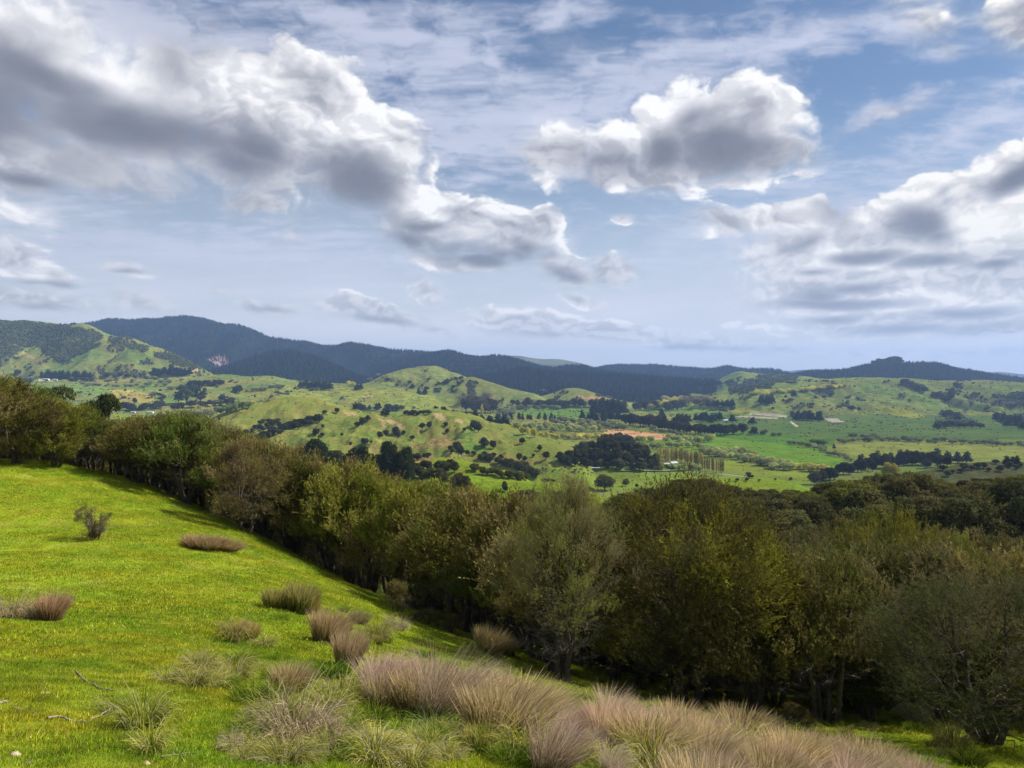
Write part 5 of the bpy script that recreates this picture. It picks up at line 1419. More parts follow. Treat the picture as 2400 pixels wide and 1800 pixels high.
line('pine', [(2010, 1095), (2100, 1085), (2210, 1082), (2270, 1088)], 14, (22, 32), 'pine standing out of the long black belt on the right', 'pines in the long black belt', 'pine_tree', wide=1.7)
put('bush_fine', 2086, 1135, 1083, 'pale yellow green dome shaped tree in front of the black belt', 'round_tree', wide=52, tint=(2.4, 2.3, 1.5), var=1)
line('bush_fine', [(1905, 1135), (1945, 1125)], 4, (24, 32), 'dark tree at the left foot of the black belt', 'trees at the left foot of the belt', 'bush_tree', tint=(.8, .8, .9))
line('bush', [(2200, 1112), (2300, 1100), (2400, 1100)], 14, (9, 16), 'dark bush on the shaded knoll at the right', 'bushes on the shaded knoll', 'round_bush', wide=1.5, jy=5)
line('pine', [(2352, 1090), (2390, 1090)], 3, (16, 24), 'dark pine on the shaded knoll at the right edge', 'pines on the shaded knoll', 'pine_tree', wide=1.5)


# ------------------------------------------------------------------ forest and scrub too far off to count
def cells(mask, n, seed, ymax=6500, lo=900):
    """random points over the marked land, spread by area"""
    r = np.random.RandomState(seed)
    M_ = mask.reshape(GX.shape)[:-1, :-1] & (GY_[:-1, :-1] < ymax) & (GY_[:-1, :-1] > lo) & (np.abs(GX[:-1, :-1] / np.maximum(GY_[:-1, :-1], 1)) < .74)
    ii, jj = np.nonzero(M_)
    area = (GX[ii, jj + 1] - GX[ii, jj]) * (GY_[ii + 1, jj] - GY_[ii, jj])
    w = area / GY_[ii, jj] ** 0.7
    pk = r.choice(len(ii), n, p=w / w.sum())
    a, b = r.uniform(size=n), r.uniform(size=n)
    i, j = ii[pk], jj[pk]

    def bi(G_):
        return (G_[i, j] * (1 - a) + G_[i, j + 1] * a) * (1 - b) + (G_[i + 1, j] * (1 - a) + G_[i + 1, j + 1] * a) * b
    return bi(GX), bi(GY_), bi(GH), r


def cones(name, P, h, rad, col, sides=5, dome=False):
    """many small cones (or domes) in one mesh"""
    n = len(P)
    a = np.arange(sides) * 2 * pi / sides
    ph = np.random.RandomState(1).uniform(0, 6, n)
    ring = np.stack([np.cos(a[None] + ph[:, None]) * rad[:, None], np.sin(a[None] + ph[:, None]) * rad[:, None], np.zeros((n, sides))], -1)
    low = P[:, None] + ring
    tip = P + np.stack([np.zeros(n), np.zeros(n), h], -1)
    if dome:
        mid = P[:, None] + ring * .8 + np.stack([np.zeros(n), np.zeros(n), h * .65], -1)[:, None]
        V = np.concatenate([low, mid, tip[:, None]], 1)
        T = []
        for k in range(sides):
            q = (k + 1) % sides
            T += [(k, q, sides + q), (k, sides + q, sides + k), (sides + k, sides + q, 2 * sides)]
        m = 2 * sides + 1
    else:
        V = np.concatenate([low, tip[:, None]], 1)
        T = [(k, (k + 1) % sides, sides) for k in range(sides)]
        m = sides + 1
    Fi = (np.array(T)[None] + (np.arange(n) * m)[:, None, None]).reshape(-1, 3)
    me = mesh_from(name, V.reshape(-1, 3), Fi, np.repeat(col, m, 0), MAT_LEAF, False, attr='leaf')
    o = link(name, me)
    o['kind'] = 'stuff'
    return o


x, y, z, r = cells(WOOD, 78000, 3)
n = len(x)
stand = fbm(x / 420 + 3, y / 420, 3)
hh = (19 + 9 * sst(stand, -.25, .25)) * r.uniform(.75, 1.2, n) * np.interp(y, [3500, 5500], [1, .72])
ft = np.array([[.014, .027, .028]]) * (1 + .9 * stand[:, None]) * r.uniform(.6, 1.5, (n, 1)) + np.array([[.010, .008, 0]]) * r.uniform(0, 1, (n, 1))
cones('pine_forest', np.stack([x, y, z - 2], -1), hh, hh * r.uniform(.17, .26, n), np.clip(ft, .005, 1))
x, y, z, r = cells(SCR, 26000, 4)
n = len(x)
hh = r.uniform(3, 8, n)
sc = np.array([[.070, .090, .042]]) * r.uniform(.6, 1.5, (n, 1)) + np.array([[.02, .012, .004]]) * r.uniform(0, 1, (n, 1))
cones('native_scrub', np.stack([x, y, z - 1], -1), hh, hh * r.uniform(.5, .9, n), sc, 5, True)
# rank grass and rushes speckling the rough hill country
rough = np.isin(GI.ravel(), [k for k, nm in enumerate(LAND) if nm in ('slip_hill', 'round_knoll', 'terraced_hill', 'grassy_hill', 'foothills', 'river_plain')]) & (fbm(GX.ravel() / 40, GY_.ravel() / 40, 3) > .10) & ~SCR
x, y, z, r = cells(rough, 9000, 6, 3000, 560)
n = len(x)
hh = r.uniform(.5, 1.9, n) * np.clip(y / 1300, .6, 1.6)
sc = np.array([[.15, .14, .055]]) * r.uniform(.6, 1.4, (n, 1))
sc[r.uniform(size=n) < .35] *= .5
cones('rank_grass', np.stack([x, y, z - .3], -1), hh, hh * r.uniform(.7, 1.3, n), sc, 5, True)


# ------------------------------------------------------------------ farm buildings, cattle, track
def simple_mat(name, col, rough=0.7, bscale=3.0):
    def build(N):
        tc = N('ShaderNodeTexCoord')
        n = N('ShaderNodeTexNoise', Vector=tc.outputs['Object'], Scale=bscale, Detail=4.0)
        r_ = N('ShaderNodeMapRange', i0=n.outputs[0], i1=.3, i2=.7, i3=.8, i4=1.15)
        rgb = N('ShaderNodeRGB')
        rgb.outputs[0].default_value = (*col, 1)
        c = N('ShaderNodeVectorMath', {'operation': 'SCALE'}, i0=rgb.outputs[0], Scale=r_.outputs[0])
        return N('ShaderNodeBsdfPrincipled', Base_Color=c.outputs[0], Roughness=rough).outputs[0]
    return material(name, build)


M_WHITE, M_ROOF, M_DARKW, M_HIDE = simple_mat("white boards", (.75, .74, .70)), simple_mat("pale roofing iron", (.42, .43, .43), .6), simple_mat("weathered timber", (.10, .09, .085)), simple_mat("black hide", (.018, .016, .015))


def box_tris(x0, x1, y0, y1, z0, z1):
    V = np.array([(x, y, z) for z in (z0, z1) for y in (y0, y1) for x in (x0, x1)], float)
    Q = np.array([(0, 2, 3, 1), (4, 5, 7, 6), (0, 1, 5, 4), (2, 6, 7, 3), (0, 4, 6, 2), (1, 3, 7, 5)])
    return V, Q


def building(px, py, w, d, wall_h, roof_h, label, name='farm_building', rz=0.0, wall=None, roof=None, openings=0, doors=True):
    p = gp(px, py)
    o = thing(name, label, 'building' if 'shed' not in name else 'shed', (p[0], p[1], zat(p[0], p[1]) - .2), rz)
    V, Q = box_tris(-w / 2, w / 2, -d / 2, d / 2, 0, wall_h)
    link('wall', mesh_from('wall', V, Q, mat=wall or M_WHITE, smooth=False), o)
    e, t = .5, .12
    zt = wall_h - .05
    V = np.array([(-w / 2 - e, -d / 2 - e, zt), (w / 2 + e, -d / 2 - e, zt), (-w / 2 - e, 0, zt + roof_h), (w / 2 + e, 0, zt + roof_h), (-w / 2 - e, d / 2 + e, zt), (w / 2 + e, d / 2 + e, zt)], float)
    V = np.concatenate([V, V - (0, 0, t)])
    Q = np.array([(0, 1, 3, 2), (2, 3, 5, 4), (6, 8, 9, 7), (8, 10, 11, 9), (0, 2, 8, 6), (2, 4, 10, 8), (1, 7, 9, 3), (3, 9, 11, 5), (0, 6, 7, 1), (4, 5, 11, 10)])
    link('roof', mesh_from('roof', V, Q, mat=roof or M_ROOF, smooth=False), o)
    # gable ends
    G_ = Geo()
    for sx in (-w / 2 + .05, w / 2 - .05):
        G_.add(np.array([(sx, -d / 2, wall_h), (sx, d / 2, wall_h), (sx, 0, wall_h + roof_h * .92)]), np.array([[0, 1, 2]]), np.full((3, 3), .7))
    g = G_.mesh('gable', wall or M_WHITE)
    link('gable', g, o)
    for k in range(openings):
        cx = -w / 2 + w * (k + .5) / openings
        hw = w / openings * (.38 if doors else .22)
        V, Q = box_tris(cx - hw, cx + hw, -d / 2 - .06, -d / 2 - .003, .1 if doors else wall_h * .4, wall_h * .82)
        nm = 'door' if doors else 'window'
        link(nm, mesh_from(nm, V, Q, mat=M_DARKW, smooth=False), o)
    return o


building(368, 978, 16, 9, 3.2, 2.2, 'long white roofed farm shed, left one of the bright pair', 'farm_shed', .25, openings=3)
building(391, 979, 15, 9, 3.4, 2.2, 'bright white farm shed, right one of the bright pair', 'farm_shed', .1, openings=2)
building(353, 968, 15, 8, 3.0, 1.8, 'pale roofed farmhouse just above the bright pair of sheds', 'farmhouse', -.1, openings=4, doors=False)
building(378, 972, 9, 6, 2.6, 1.4, 'small pale shed between the farmhouse and the bright pair', 'farm_shed', .2, openings=1)
building(313, 968, 11, 6, 2.6, 1.5, 'low pale shed at the left end of the farm', 'farm_shed', 0, openings=1)
building(108, 891, 22, 10, 4, 2.5, 'far white shed under the pine belt, left of two', 'farm_shed', 0, openings=2)
building(129, 892, 16, 9, 3.6, 2.2, 'far white shed under the pine belt, right of two', 'farm_shed', .2, openings=2)
building(1578, 1090, 8, 6, 2.6, 1.6, 'white roofed homestead among the poplars', 'farmhouse', .5, openings=4, doors=False)
building(1562, 1092, 6, 5, 2.4, 1.2, 'smaller pale outbuilding left of the homestead', 'farm_shed', -.2, openings=1)
building(1394, 1103, 8.2, 5, 3.2, .5, 'dark open fronted shed in the flat paddock below the bush hill', 'field_shed', .05, wall=M_DARKW, roof=simple_mat("grey iron", (.35, .36, .38), .5), openings=3)
building(1701, 988, 12, 8, 3, 1.8, 'tiny white roof behind the broken pine row', 'farm_shed', .3, openings=1)


def cow_mesh():
    G_ = Geo()
    c = (.02, .018, .017)
    G_.tube([(-.95, 0, 1.05), (-.8, 0, 1.02), (0, 0, .98), (.7, 0, 1.05), (.95, 0, 1.15)], [.12, .36, .40, .34, .2], c, 8)
    G_.tube([(.8, 0, 1.12), (1.15, 0, 1.05), (1.45, 0, .75), (1.6, 0, .6)], [.22, .17, .15, .08], c, 6)
    for lx in (-.75, .65):
        for ly in (-.22, .22):
            G_.tube([(lx, ly, .95), (lx + .03, ly, .5), (lx, ly, 0)], [.13, .08, .06], c, 5)
    G_.tube([(-.95, 0, 1.2), (-1.08, 0, .9), (-1.05, 0, .5)], [.04, .03, .04], c, 4)
    return G_.mesh('cow', M_HIDE, True)


COW = cow_mesh()
for k in range(56):
    f = rng.uniform(0, 1) ** 1.2
    px = 1222 + 165 * f + rng.normal() * 5
    py = 1098 + rng.uniform(0, 1) * 12 + 3 * math.sin(f * 9)
    p = gp(px, py)
    o = link('cow', COW, None, p)
    o.rotation_euler = (0, 0, rng.uniform(0, 6.28))
    o['label'] = 'dark cow of the herd grazing the flat paddock left of the field shed'
    o['category'] = 'cow'
    o['group'] = 'herd in the flat paddock'
for k, px in enumerate([974, 980, 985, 988, 992, 995, 999, 1004, 1010, 1015, 1023]):
    p = gp(px, 932 + .15 * k)
    o = link('cow', COW, None, p)
    o.scale = (1.5,) * 3
    o.rotation_euler = (0, 0, rng.uniform(0, 6.28))
    o['label'] = 'black cow of the short line far out on the sunlit plain'
    o['category'] = 'cow'
    o['group'] = 'cattle in line on the sunlit plain'


def track(name, pts, width, col, lift=.12):
    P = []
    for a, b in zip(pts[:-1], pts[1:]):
        for t in np.linspace(0, 1, 10, endpoint=False):
            P.append((a[0] + (b[0] - a[0]) * t, a[1] + (b[1] - a[1]) * t))
    P = [gp(*q) for q in P]
    P = np.array([q for q in P if q])
    t = unit(np.gradient(P[:, :2], axis=0))
    s = np.stack([-t[:, 1], t[:, 0]], -1) * width / 2
    L, R = P[:, :2] + s, P[:, :2] - s
    zl, zr = heights(L[:, 0], L[:, 1]), heights(R[:, 0], R[:, 1])
    zz = np.maximum(np.maximum(zl, zr), P[:, 2]) + lift
    V = np.stack([np.concatenate([L[:, 0], R[:, 0]]), np.concatenate([L[:, 1], R[:, 1]]), np.tile(zz, 2)], -1)
    n = len(P)
    Q = np.array([(i, i + 1, n + i + 1, n + i) for i in range(n - 1)])
    o = link(name, mesh_from(name, V, Q, mat=simple_mat(name, col)))
    o['kind'] = 'structure'


track('farm_track', [(1440, 1104), (1500, 1104.5), (1560, 1104), (1640, 1105), (1700, 1112), (1760, 1119)], 4.5, (.22, .22, .19))

# ------------------------------------------------------------------ tussocks, rushes and long grass of the pasture
def tussock(seed, n, length, base_r, lean, droop, width, low_c, mid_c, tip_c, wind=(0.0, 0.0), segs=3, lvar=.35, messy=0.03, name='blades', dead=0.0):
    """a clump of curved blades; colours run from the foot to the tip"""
    r = np.random.RandomState(seed)
    a = r.uniform(0, 2 * pi, n)
    q = np.sqrt(r.uniform(0, 1, n))
    foot = np.stack([np.cos(a) * q * base_r, np.sin(a) * q * base_r, np.full(n, -.03)], -1)
    L = length * (1 - lvar * r.uniform(0, 1, n) ** 1.5) * (1 - .25 * q)
    ln = lean * (q * .8 + .35 * np.abs(r.normal(size=n))) + messy * r.uniform(-.2, 1, n)
    aa = a + r.normal(size=n) * .5
    h = np.stack([np.cos(aa), np.sin(aa)], -1) * ln[:, None] + np.array(wind) * r.uniform(.5, 1.3, n)[:, None]
    dr = droop * r.uniform(.4, 1.4, n)
    P = [foot]
    d = unit(np.concatenate([h, np.ones((n, 1))], -1))
    for s in range(segs):
        P.append(P[-1] + d * (L / segs)[:, None])
        hd = unit(np.concatenate([h + 1e-6, np.zeros((n, 1))], -1))
        d = unit(d + hd * (dr * .55)[:, None] - np.array([0, 0, 1.0]) * (dr * (.30 + .35 * s))[:, None] + r.normal(size=(n, 3)) * (.05 + .25 * messy))
    P = np.stack(P, 1)
    side = unit(np.cross(P[:, 1] - P[:, 0], r.normal(size=(n, 3))))
    w = width * r.uniform(.6, 1.4, n)
    k = segs + 1
    taper = np.array([.8, 1.0, .75, .45, .3])[:segs]
    LFT = P[:, :segs] - side[:, None] * (w[:, None] * taper[None])[..., None] * .5
    RGT = P[:, :segs] + side[:, None] * (w[:, None] * taper[None])[..., None] * .5
    V = np.concatenate([LFT, RGT, P[:, segs:]], 1)
    m = 2 * segs + 1
    T = []
    for s in range(segs - 1):
        T += [(s, segs + s, segs + s + 1), (s, segs + s + 1, s + 1)]
    T.append((segs - 1, 2 * segs - 1, 2 * segs))
    Fi = (np.array(T)[None] + (np.arange(n) * m)[:, None, None]).reshape(-1, 3)
    t = np.concatenate([np.arange(segs), np.arange(segs), [segs]]) / segs
    C0 = np.stack([np.interp(t, [0, .45, 1], [low_c[i], mid_c[i], tip_c[i]]) for i in range(3)], -1)
    C = C0[None] * r.uniform(.7, 1.3, (n, 1, 1)) * np.ones((n, 1, 1))
    dd = r.uniform(size=n) < dead
    C[dd] = np.array([.42, .36, .25]) * r.uniform(.7, 1.3, (dd.sum(), 1, 1))
    return mesh_from(name, V.reshape(-1, 3), Fi, C.reshape(-1, 3), MAT_BLADE, False, attr='leaf')


CLUMPS = {
    'pink': [tussock(500 + i, 620, 1.0, .10, .24, .20, .0060, (.09, .12, .025), (.40, .30, .20), (.72, .52, .44), wind=(.20, .03), segs=4, lvar=.6, dead=.08, messy=.10) for i in range(6)],
    'rush': [tussock(510 + i, 620, .80, .15, .17, .06, .010, (.07, .10, .018), (.26, .25, .05), (.46, .38, .15), segs=3, lvar=.3) for i in range(3)],
    'brown': [tussock(520 + i, 900, .75, .13, .26, .14, .008, (.09, .12, .025), (.38, .29, .14), (.56, .43, .27), wind=(.1, 0), lvar=.5) for i in range(3)],
    'golden': [tussock(530 + i, 300, .62, .14, .62, .80, .0085, (.07, .12, .012), (.32, .32, .045), (.62, .56, .19), segs=4, dead=.25, messy=.12, lvar=.55) for i in range(5)],
    'straw': [tussock(540 + i, 420, .66, .22, .75, .80, .008, (.14, .12, .05), (.50, .43, .25), (.66, .58, .40), segs=4, messy=.35, dead=.35) for i in range(3)],
    'green': [tussock(550 + i, 420, .34, .13, .8, .6, .007, (.05, .10, .010), (.14, .24, .02), (.32, .36, .05), segs=3) for i in range(3)],
}
TW, TH = {}, {}
for _k, _v in CLUMPS.items():
    _q = np.empty(len(_v[0].vertices) * 3, np.float32)
    _v[0].vertices.foreach_get('co', _q)
    _q = _q.reshape(-1, 3)
    TW[_k] = 2 * float(np.percentile(np.abs(_q[:, 0]), 93))
    TH[_k] = float(np.percentile(_q[:, 2], 96))
_cc = {}
from mathutils import Vector, Quaternion


def clump(kind, px, py, hpx, label, group=None, wide=None, name=None, tint=(1, 1, 1), p=None, cat=None):
    """one clump of grass, foot at photo pixel (px, py) and hpx tall in the photo"""
    n = _cc.get(kind, 0)
    _cc[kind] = n + 1
    if p is None:
        p = on_ground(px, py, 2.5, 200)
    h = hpx / F * p[1]
    s = h / TH[kind]
    w = s if not wide else (wide / F * p[1]) / TW[kind]
    o = link(name or {'rush': 'rush_clump', 'pink': 'pink_grass_clump', 'brown': 'brown_grass_clump', 'golden': 'grass_tussock', 'straw': 'dry_tussock', 'green': 'green_grass_tuft'}[kind],
             CLUMPS[kind][n % len(CLUMPS[kind])], None, (p[0], p[1], p[2] - .02))
    o.scale = (w, w, s)
    s *= .88
    o.scale = (w, w * (.8 + .4 * abs(math.sin(n * 3.3))), s)
    spin = 0.35 * math.sin(n * 1.7) if kind in ('pink', 'brown') else n * 2.1
    zz = heights(np.array([p[0] - .4, p[0] + .4, p[0], p[0]]), np.array([p[1], p[1], p[1] - .4, p[1] + .4]))
    k_ = .75 if w > 1.15 * s else .35
    nv = Vector((-(zz[1] - zz[0]) / .8 * k_, -(zz[3] - zz[2]) / .8 * k_, 1.0)).normalized()
    o.rotation_euler = (Vector((0, 0, 1)).rotation_difference(nv) @ Quaternion((0, 0, 1), spin)).to_euler()
    o.color = (*tint, 1)
    o['label'] = label
    o['category'] = cat or 'grass clump'
    if group:
        o['group'] = group
    return o


clump('rush', 645, 1426, 52, 'left of two dark olive rush clumps standing together on the open slope', wide=58)
clump('rush', 700, 1432, 72, 'right and taller of two dark olive rush clumps on the open slope', wide=78)
clump('rush', 726, 1440, 46, 'narrow rush tuft leaning out at the right foot of the taller clump', wide=32, tint=(1.1, .95, .9))
clump('brown', 762, 1506, 84, 'tall pinkish rush clump just below the two olive ones', wide=82, tint=(.9, .84, .82))
clump('brown', 812, 1562, 92, 'pinkish brown rush clump above the large pink one at the tip of the band', wide=66, tint=(.9, .85, .9))
clump('brown', 838, 1462, 34, 'small brown rush clump alone on smooth grass near the pasture edge', wide=42, tint=(.75, .8, .7))
clump('golden', 885, 1502, 50, 'soft olive tussock right of the small brown rush', wide=70, tint=(.9, .85, .9))
clump('rush', 884, 1512, 26, 'tiny dark rush at the foot of the soft olive tussock', wide=20)
clump('straw', 930, 1475, 28, 'flattened pale grass tuft near the pasture edge', wide=60)
clump('brown', 1140, 1530, 66, 'dry straw coloured rush clump at the brow before the dark trees', wide=70, tint=(1.25, 1.3, 1.1))
clump('brown', 1176, 1532, 40, 'shorter dry rush clump right of the straw coloured one at the brow', wide=50, tint=(1.2, 1.2, 1))
clump('rush', 1155, 1538, 26, 'dark green tuft under the dry rushes at the brow', wide=30)
clump('brown', 455, 1283, 30, 'left end of the low brown rush patch near the upper pasture edge', wide=60, tint=(.9, .8, .75))
clump('brown', 490, 1288, 36, 'middle of the low brown rush patch near the upper pasture edge', wide=64, tint=(.85, .8, .7))
clump('brown', 528, 1290, 28, 'right end of the low brown rush patch near the upper pasture edge', wide=60, tint=(.9, .85, .75))
clump('straw', 28, 1448, 52, 'pale dry grass patch at the left edge of the photo', wide=110, tint=(.8, .75, .65))
clump('straw', 78, 1452, 46, 'pale dry grass between the left edge and the reddish rush', wide=90, tint=(.8, .75, .65))
clump('brown', 116, 1456, 72, 'reddish rush clump at the right end of the pale patch on the far left', wide=58, tint=(.9, .75, .8))
clump('golden', 548, 1502, 58, 'loose faded tussock in the middle of the open slope', wide=95, tint=(.9, .84, .82))
clump('rush', 575, 1500, 50, 'thin pale stalks rising beside the faded tussock', wide=46, tint=(1.3, 1.15, 1.1))
clump('golden', 462, 1575, 52, 'golden tussock with arching blades, upper of the pair on the left slope', wide=80)
clump('golden', 540, 1572, 40, 'golden tussock over a dark hollow, right of the arching one', wide=100)
clump('golden', 510, 1600, 26, 'low golden tuft under the arching pair', wide=80, tint=(1, 1.1, .8))
clump('golden', 330, 1712, 98, 'big golden tussock beside a dark hollow in the lower left', wide=135, tint=(.95, 1.05, .75))
clump('golden', 352, 1760, 66, 'lower golden tussock hanging below the big one in the lower left', wide=100, tint=(1.05, 1.1, .8))
clump('golden', 268, 1672, 44, 'low tussock drooping over the dark hollow in the lower left', wide=95, tint=(.7, .85, .5))
clump('straw', 540, 1755, 44, 'pale straw tuft alone between the golden and the big dry tussock', wide=60)
clump('straw', 690, 1735, 120, 'big dry bleached tussock in front, with pale straw over a black hollow', wide=190, tint=(.85, .8, .8))
clump('golden', 640, 1722, 104, 'yellow green tussock forming the left half of the big dry one', wide=130, tint=(.9, .95, .8))
clump('straw', 745, 1760, 76, 'tangled dead straw at the right foot of the big dry tussock', wide=150, tint=(.8, .72, .66))
clump('brown', 672, 1625, 76, 'soft tawny plume of grass behind the big dry tussock', wide=80, tint=(.9, .9, .8))
clump('golden', 632, 1640, 44, 'dark based tussock at the upper left of the big dry one', wide=80, tint=(.6, .7, .6))
clump('golden', 1012, 1712, 50, 'dark green foot tuft of the largest pink clump', wide=110, tint=(.5, .75, .5))
clump('pink', 1012, 1706, 182, 'largest pink grass clump, fanning up from a dark green foot', wide=175)
clump('pink', 870, 1632, 96, 'feathery pink grass clump left of the largest one', wide=130, tint=(.88, .9, .85))
clump('pink', 940, 1622, 88, 'pink grass clump behind and between the two large ones', wide=120)
clump('brown', 900, 1670, 96, 'brownish grass clump in the notch between the two large pink ones', wide=90, tint=(.8, .85, .75))
clump('green', 770, 1590, 44, 'dark green mound of grass left of the pink band', wide=100, tint=(.6, .75, .6))
clump('golden', 800, 1640, 60, 'yellowish tussock at the left foot of the pink band', wide=120)
clump('golden', 770, 1680, 60, 'pale tussock with curled blades right above the dead straw', wide=110, tint=(1, .95, .9))
clump('golden', 885, 1775, 66, 'tussock with curved yellow blades at the bottom edge, right of the dead straw', wide=130)
clump('green', 830, 1700, 40, 'small green mound among the tussocks at the bottom', wide=90)
clump('golden', 960, 1800, 60, 'tussock cut by the bottom edge below the largest pink clump', wide=120)
clump('green', 1135, 1765, 60, 'green tuft with dark foot right of the largest pink clump', wide=90)
clump('rush', 1120, 1760, 70, 'sparse upright stalks right of the largest pink clump', wide=70, tint=(1, 1.05, .8))
clump('green', 1200, 1790, 52, 'dark tangled tuft at the bottom edge in front of the pink band', wide=110, tint=(.6, .65, .6))
clump('straw', 2140, 1690, 50, 'pale grass tuft at the lit edge right of the pink band', wide=70)
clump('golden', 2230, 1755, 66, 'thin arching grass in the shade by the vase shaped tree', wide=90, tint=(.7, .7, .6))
clump('green', 2270, 1795, 44, 'shaded green tuft at the foot of the vase shaped tree', wide=80, tint=(.38, .36, .4))  # the tree's shade is put into the blade tint

# the pink band sweeping down to the right, clump by clump
r = np.random.RandomState(12)
UP = [(850, 1625), (960, 1632), (1080, 1640), (1200, 1660), (1330, 1685), (1480, 1695), (1620, 1715), (1760, 1735), (1900, 1765), (2050, 1810), (2160, 1860)]
LO = [(850, 1650), (960, 1690), (1080, 1700), (1180, 1760), (1300, 1840), (1480, 1900), (1620, 1960), (1760, 2000), (1900, 2000), (2050, 1960), (2160, 1930)]
ux, uy = zip(*UP)
lx, ly = zip(*LO)
spots = []


def place(px, py):
    a = 'left of the feathery kanuka' if px < 1240 else 'before the feathery kanuka' if px < 1420 else 'before the biggest kanuka' if px < 1700 else 'before the brushy kanuka' if px < 1990 else 'nearest the vase shaped kanuka'
    e_ = float(np.interp(px, ux, uy))
    return ('far edge, ' if py < e_ + 45 else 'near part, ' if py > e_ + 130 else 'middle, ') + a


for k in range(2600):
    px = r.uniform(850, 2150)
    a, b = np.interp(px, ux, uy), np.interp(px, lx, ly)
    py = a + (b - a) * r.uniform(0, 1)
    p = on_ground(px, py, 2.5, 100)
    if p is None or any((p[0] - q[0]) ** 2 + (p[1] - q[1]) ** 2 < (.46 + .011 * p[1]) ** 2 for q in spots):
        continue
    spots.append(p)
    f = r.uniform()
    nz = float(fbm(np.array([p[0] / 2.2]), np.array([p[1] / 2.2]), 2)[0])
    kind = 'pink' if nz + r.normal() * .15 > -.08 else ('golden' if f < .3 else 'brown')
    pal = r.uniform(.85, 1.15)
    if kind == 'pink':
        t = (pal * r.uniform(.94, 1.06), pal * r.uniform(.90, 1.06), pal * r.uniform(.84, 1.06))
        tone = 'rosy' if t[1] / t[0] < .95 else 'straw pink'
        lab = f'{tone} grass clump of the sweeping band, {place(px, py)}'
        grp = f'{tone} clumps, {place(px, py)}'
    else:
        t = (pal, pal, pal * .9)
        tone = 'yellowish' if kind == 'golden' else 'tawny'
        lab = f'{tone} tussock in the pink band, {place(px, py)}'
        grp = f'{tone} tussocks in the band, {place(px, py)}'
    hm = {'pink': r.uniform(.28, .68), 'golden': r.uniform(.4, .6), 'brown': r.uniform(.5, .75)}[kind]
    clump(kind, px, py, hm * F / p[1], lab, grp, hm * {'pink': 1.0, 'golden': 1.8, 'brown': 1.3}[kind] * r.uniform(.85, 1.2) * F / p[1], tint=t, p=p)
print('band clumps', len(spots))

# knee-high tawny grass between the tussocks and along the shaded edge
for k in range(130):
    f = r.uniform()
    px = 380 + 1900 * f
    py = np.interp(px, [380, 620, 860, 1100, 1350, 1600, 1900, 2300], [1620, 1590, 1560, 1560, 1600, 1660, 1690, 1760]) + r.normal() * np.interp(px, [380, 900, 1200, 2300], [60, 90, 22, 16])
    p = on_ground(px, py, 2.5, 60)
    if p is None:
        continue
    d = p[1]
    kind = 'golden' if r.uniform() < .55 else 'green'
    hm = r.uniform(.12, .30) if kind == 'golden' else r.uniform(.14, .26)
    v = r.uniform(.75, 1.15)
    if py < 1760 and px > 900:
        w_ = place(px, 0).replace('far edge, ', '')
        lab, grp = f'knee high tuft in the fringe behind the pink band, {w_}', f'tufts of the fringe, {w_}'
    else:
        w_ = 'by the big dry tussock' if abs(px - 690) < 150 and py > 1600 else 'near the pasture edge' if py < 1540 else 'beside the pink band' if px > 840 else 'by the golden tussocks'
        lab, grp = f'small arching tuft on the open pasture, {w_}', f'small tufts {w_}'
    clump(kind, px, py, hm * F / d, lab, grp, hm * r.uniform(1.8, 2.6) * F / d, tint=(v, v, v * .9), p=p, name='grass_tuft')
for k in range(70):
    px = r.uniform(560, 1420)
    py = 1800 - abs(r.normal()) * np.interp(px, [560, 800, 1100, 1420], [70, 120, 70, 10])
    p = on_ground(px, py, 2.5, 60)
    if p is None:
        continue
    hm = r.uniform(.10, .24)
    v = r.uniform(.8, 1.2)
    clump('golden' if r.uniform() < .7 else 'green', px, py, hm * F / p[1], *(lambda w_: (f'arching yellow tuft along the bottom edge, {w_}', f'bottom tufts {w_}'))('around the big dry tussock' if px < 800 else 'below the largest pink clump' if px < 1080 else 'before the start of the pink band'), hm * r.uniform(1.8, 2.6) * F / p[1], tint=(v, v, v), p=p, name='grass_tuft')


# shrubs on the pasture
SHRUB = kanuka(401, H=1.5, R=.62, base=.03, profile=[(0, .2), (.3, .55), (.7, 1), (.9, .8), (1, .4)], stems=7, clumps=100, twigs=11, leaves=8, leaf=(.07, .008), pal=(np.array([.21, .16, .11]), np.array([.25, .19, .13]), np.array([.17, .14, .08])), up=1.7, bare=12, spread=.55, ragged=.2)
SMALL = kanuka(402, H=1.5, R=.62, base=.12, stems=4, clumps=110, twigs=10, leaves=8, leaf=(.055, .013), pal=(np.array([.17, .145, .045]), np.array([.20, .15, .06]), np.array([.13, .15, .035])), up=.9, bare=10, spread=.8, ragged=.2)
KINDS.update(shrub=[SHRUB], small=[SMALL])


def shrub(kind, px, py, hpx, wpx, label, tint=(1, 1, 1), rz=0.0, R=.7, name='shrub'):
    p = on_ground(px, py, 3, 200)
    h = hpx / F * p[1]
    return plant(kind, p[0], p[1], h, name, label, 'shrub', None, rz, (wpx / F * p[1]) / (2 * R * h / 1.5), tint, 0, unit_h=1.5)


shrub('shrub', 222, 1266, 86, 92, 'twiggy grey brown shrub alone on the upper left pasture', R=.75)
shrub('small', 936, 1436, 78, 76, 'small tawny green shrub at the pasture edge before the dark trees', R=.62)
shrub('small', 1000, 1462, 34, 90, 'low olive scrub in the shade right of the small tawny shrub', (.7, .75, .7), 1, .62)
shrub('small', 1052, 1482, 44, 70, 'low tawny scrub right of the olive one under the dark trees', (.9, .85, .8), 2, .62)
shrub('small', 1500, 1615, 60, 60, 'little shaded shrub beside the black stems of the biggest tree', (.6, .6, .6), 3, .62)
shrub('small', 1860, 1700, 50, 80, 'spindly shaded shrub under the brushy tree', (.7, .65, .7), 3, .62)


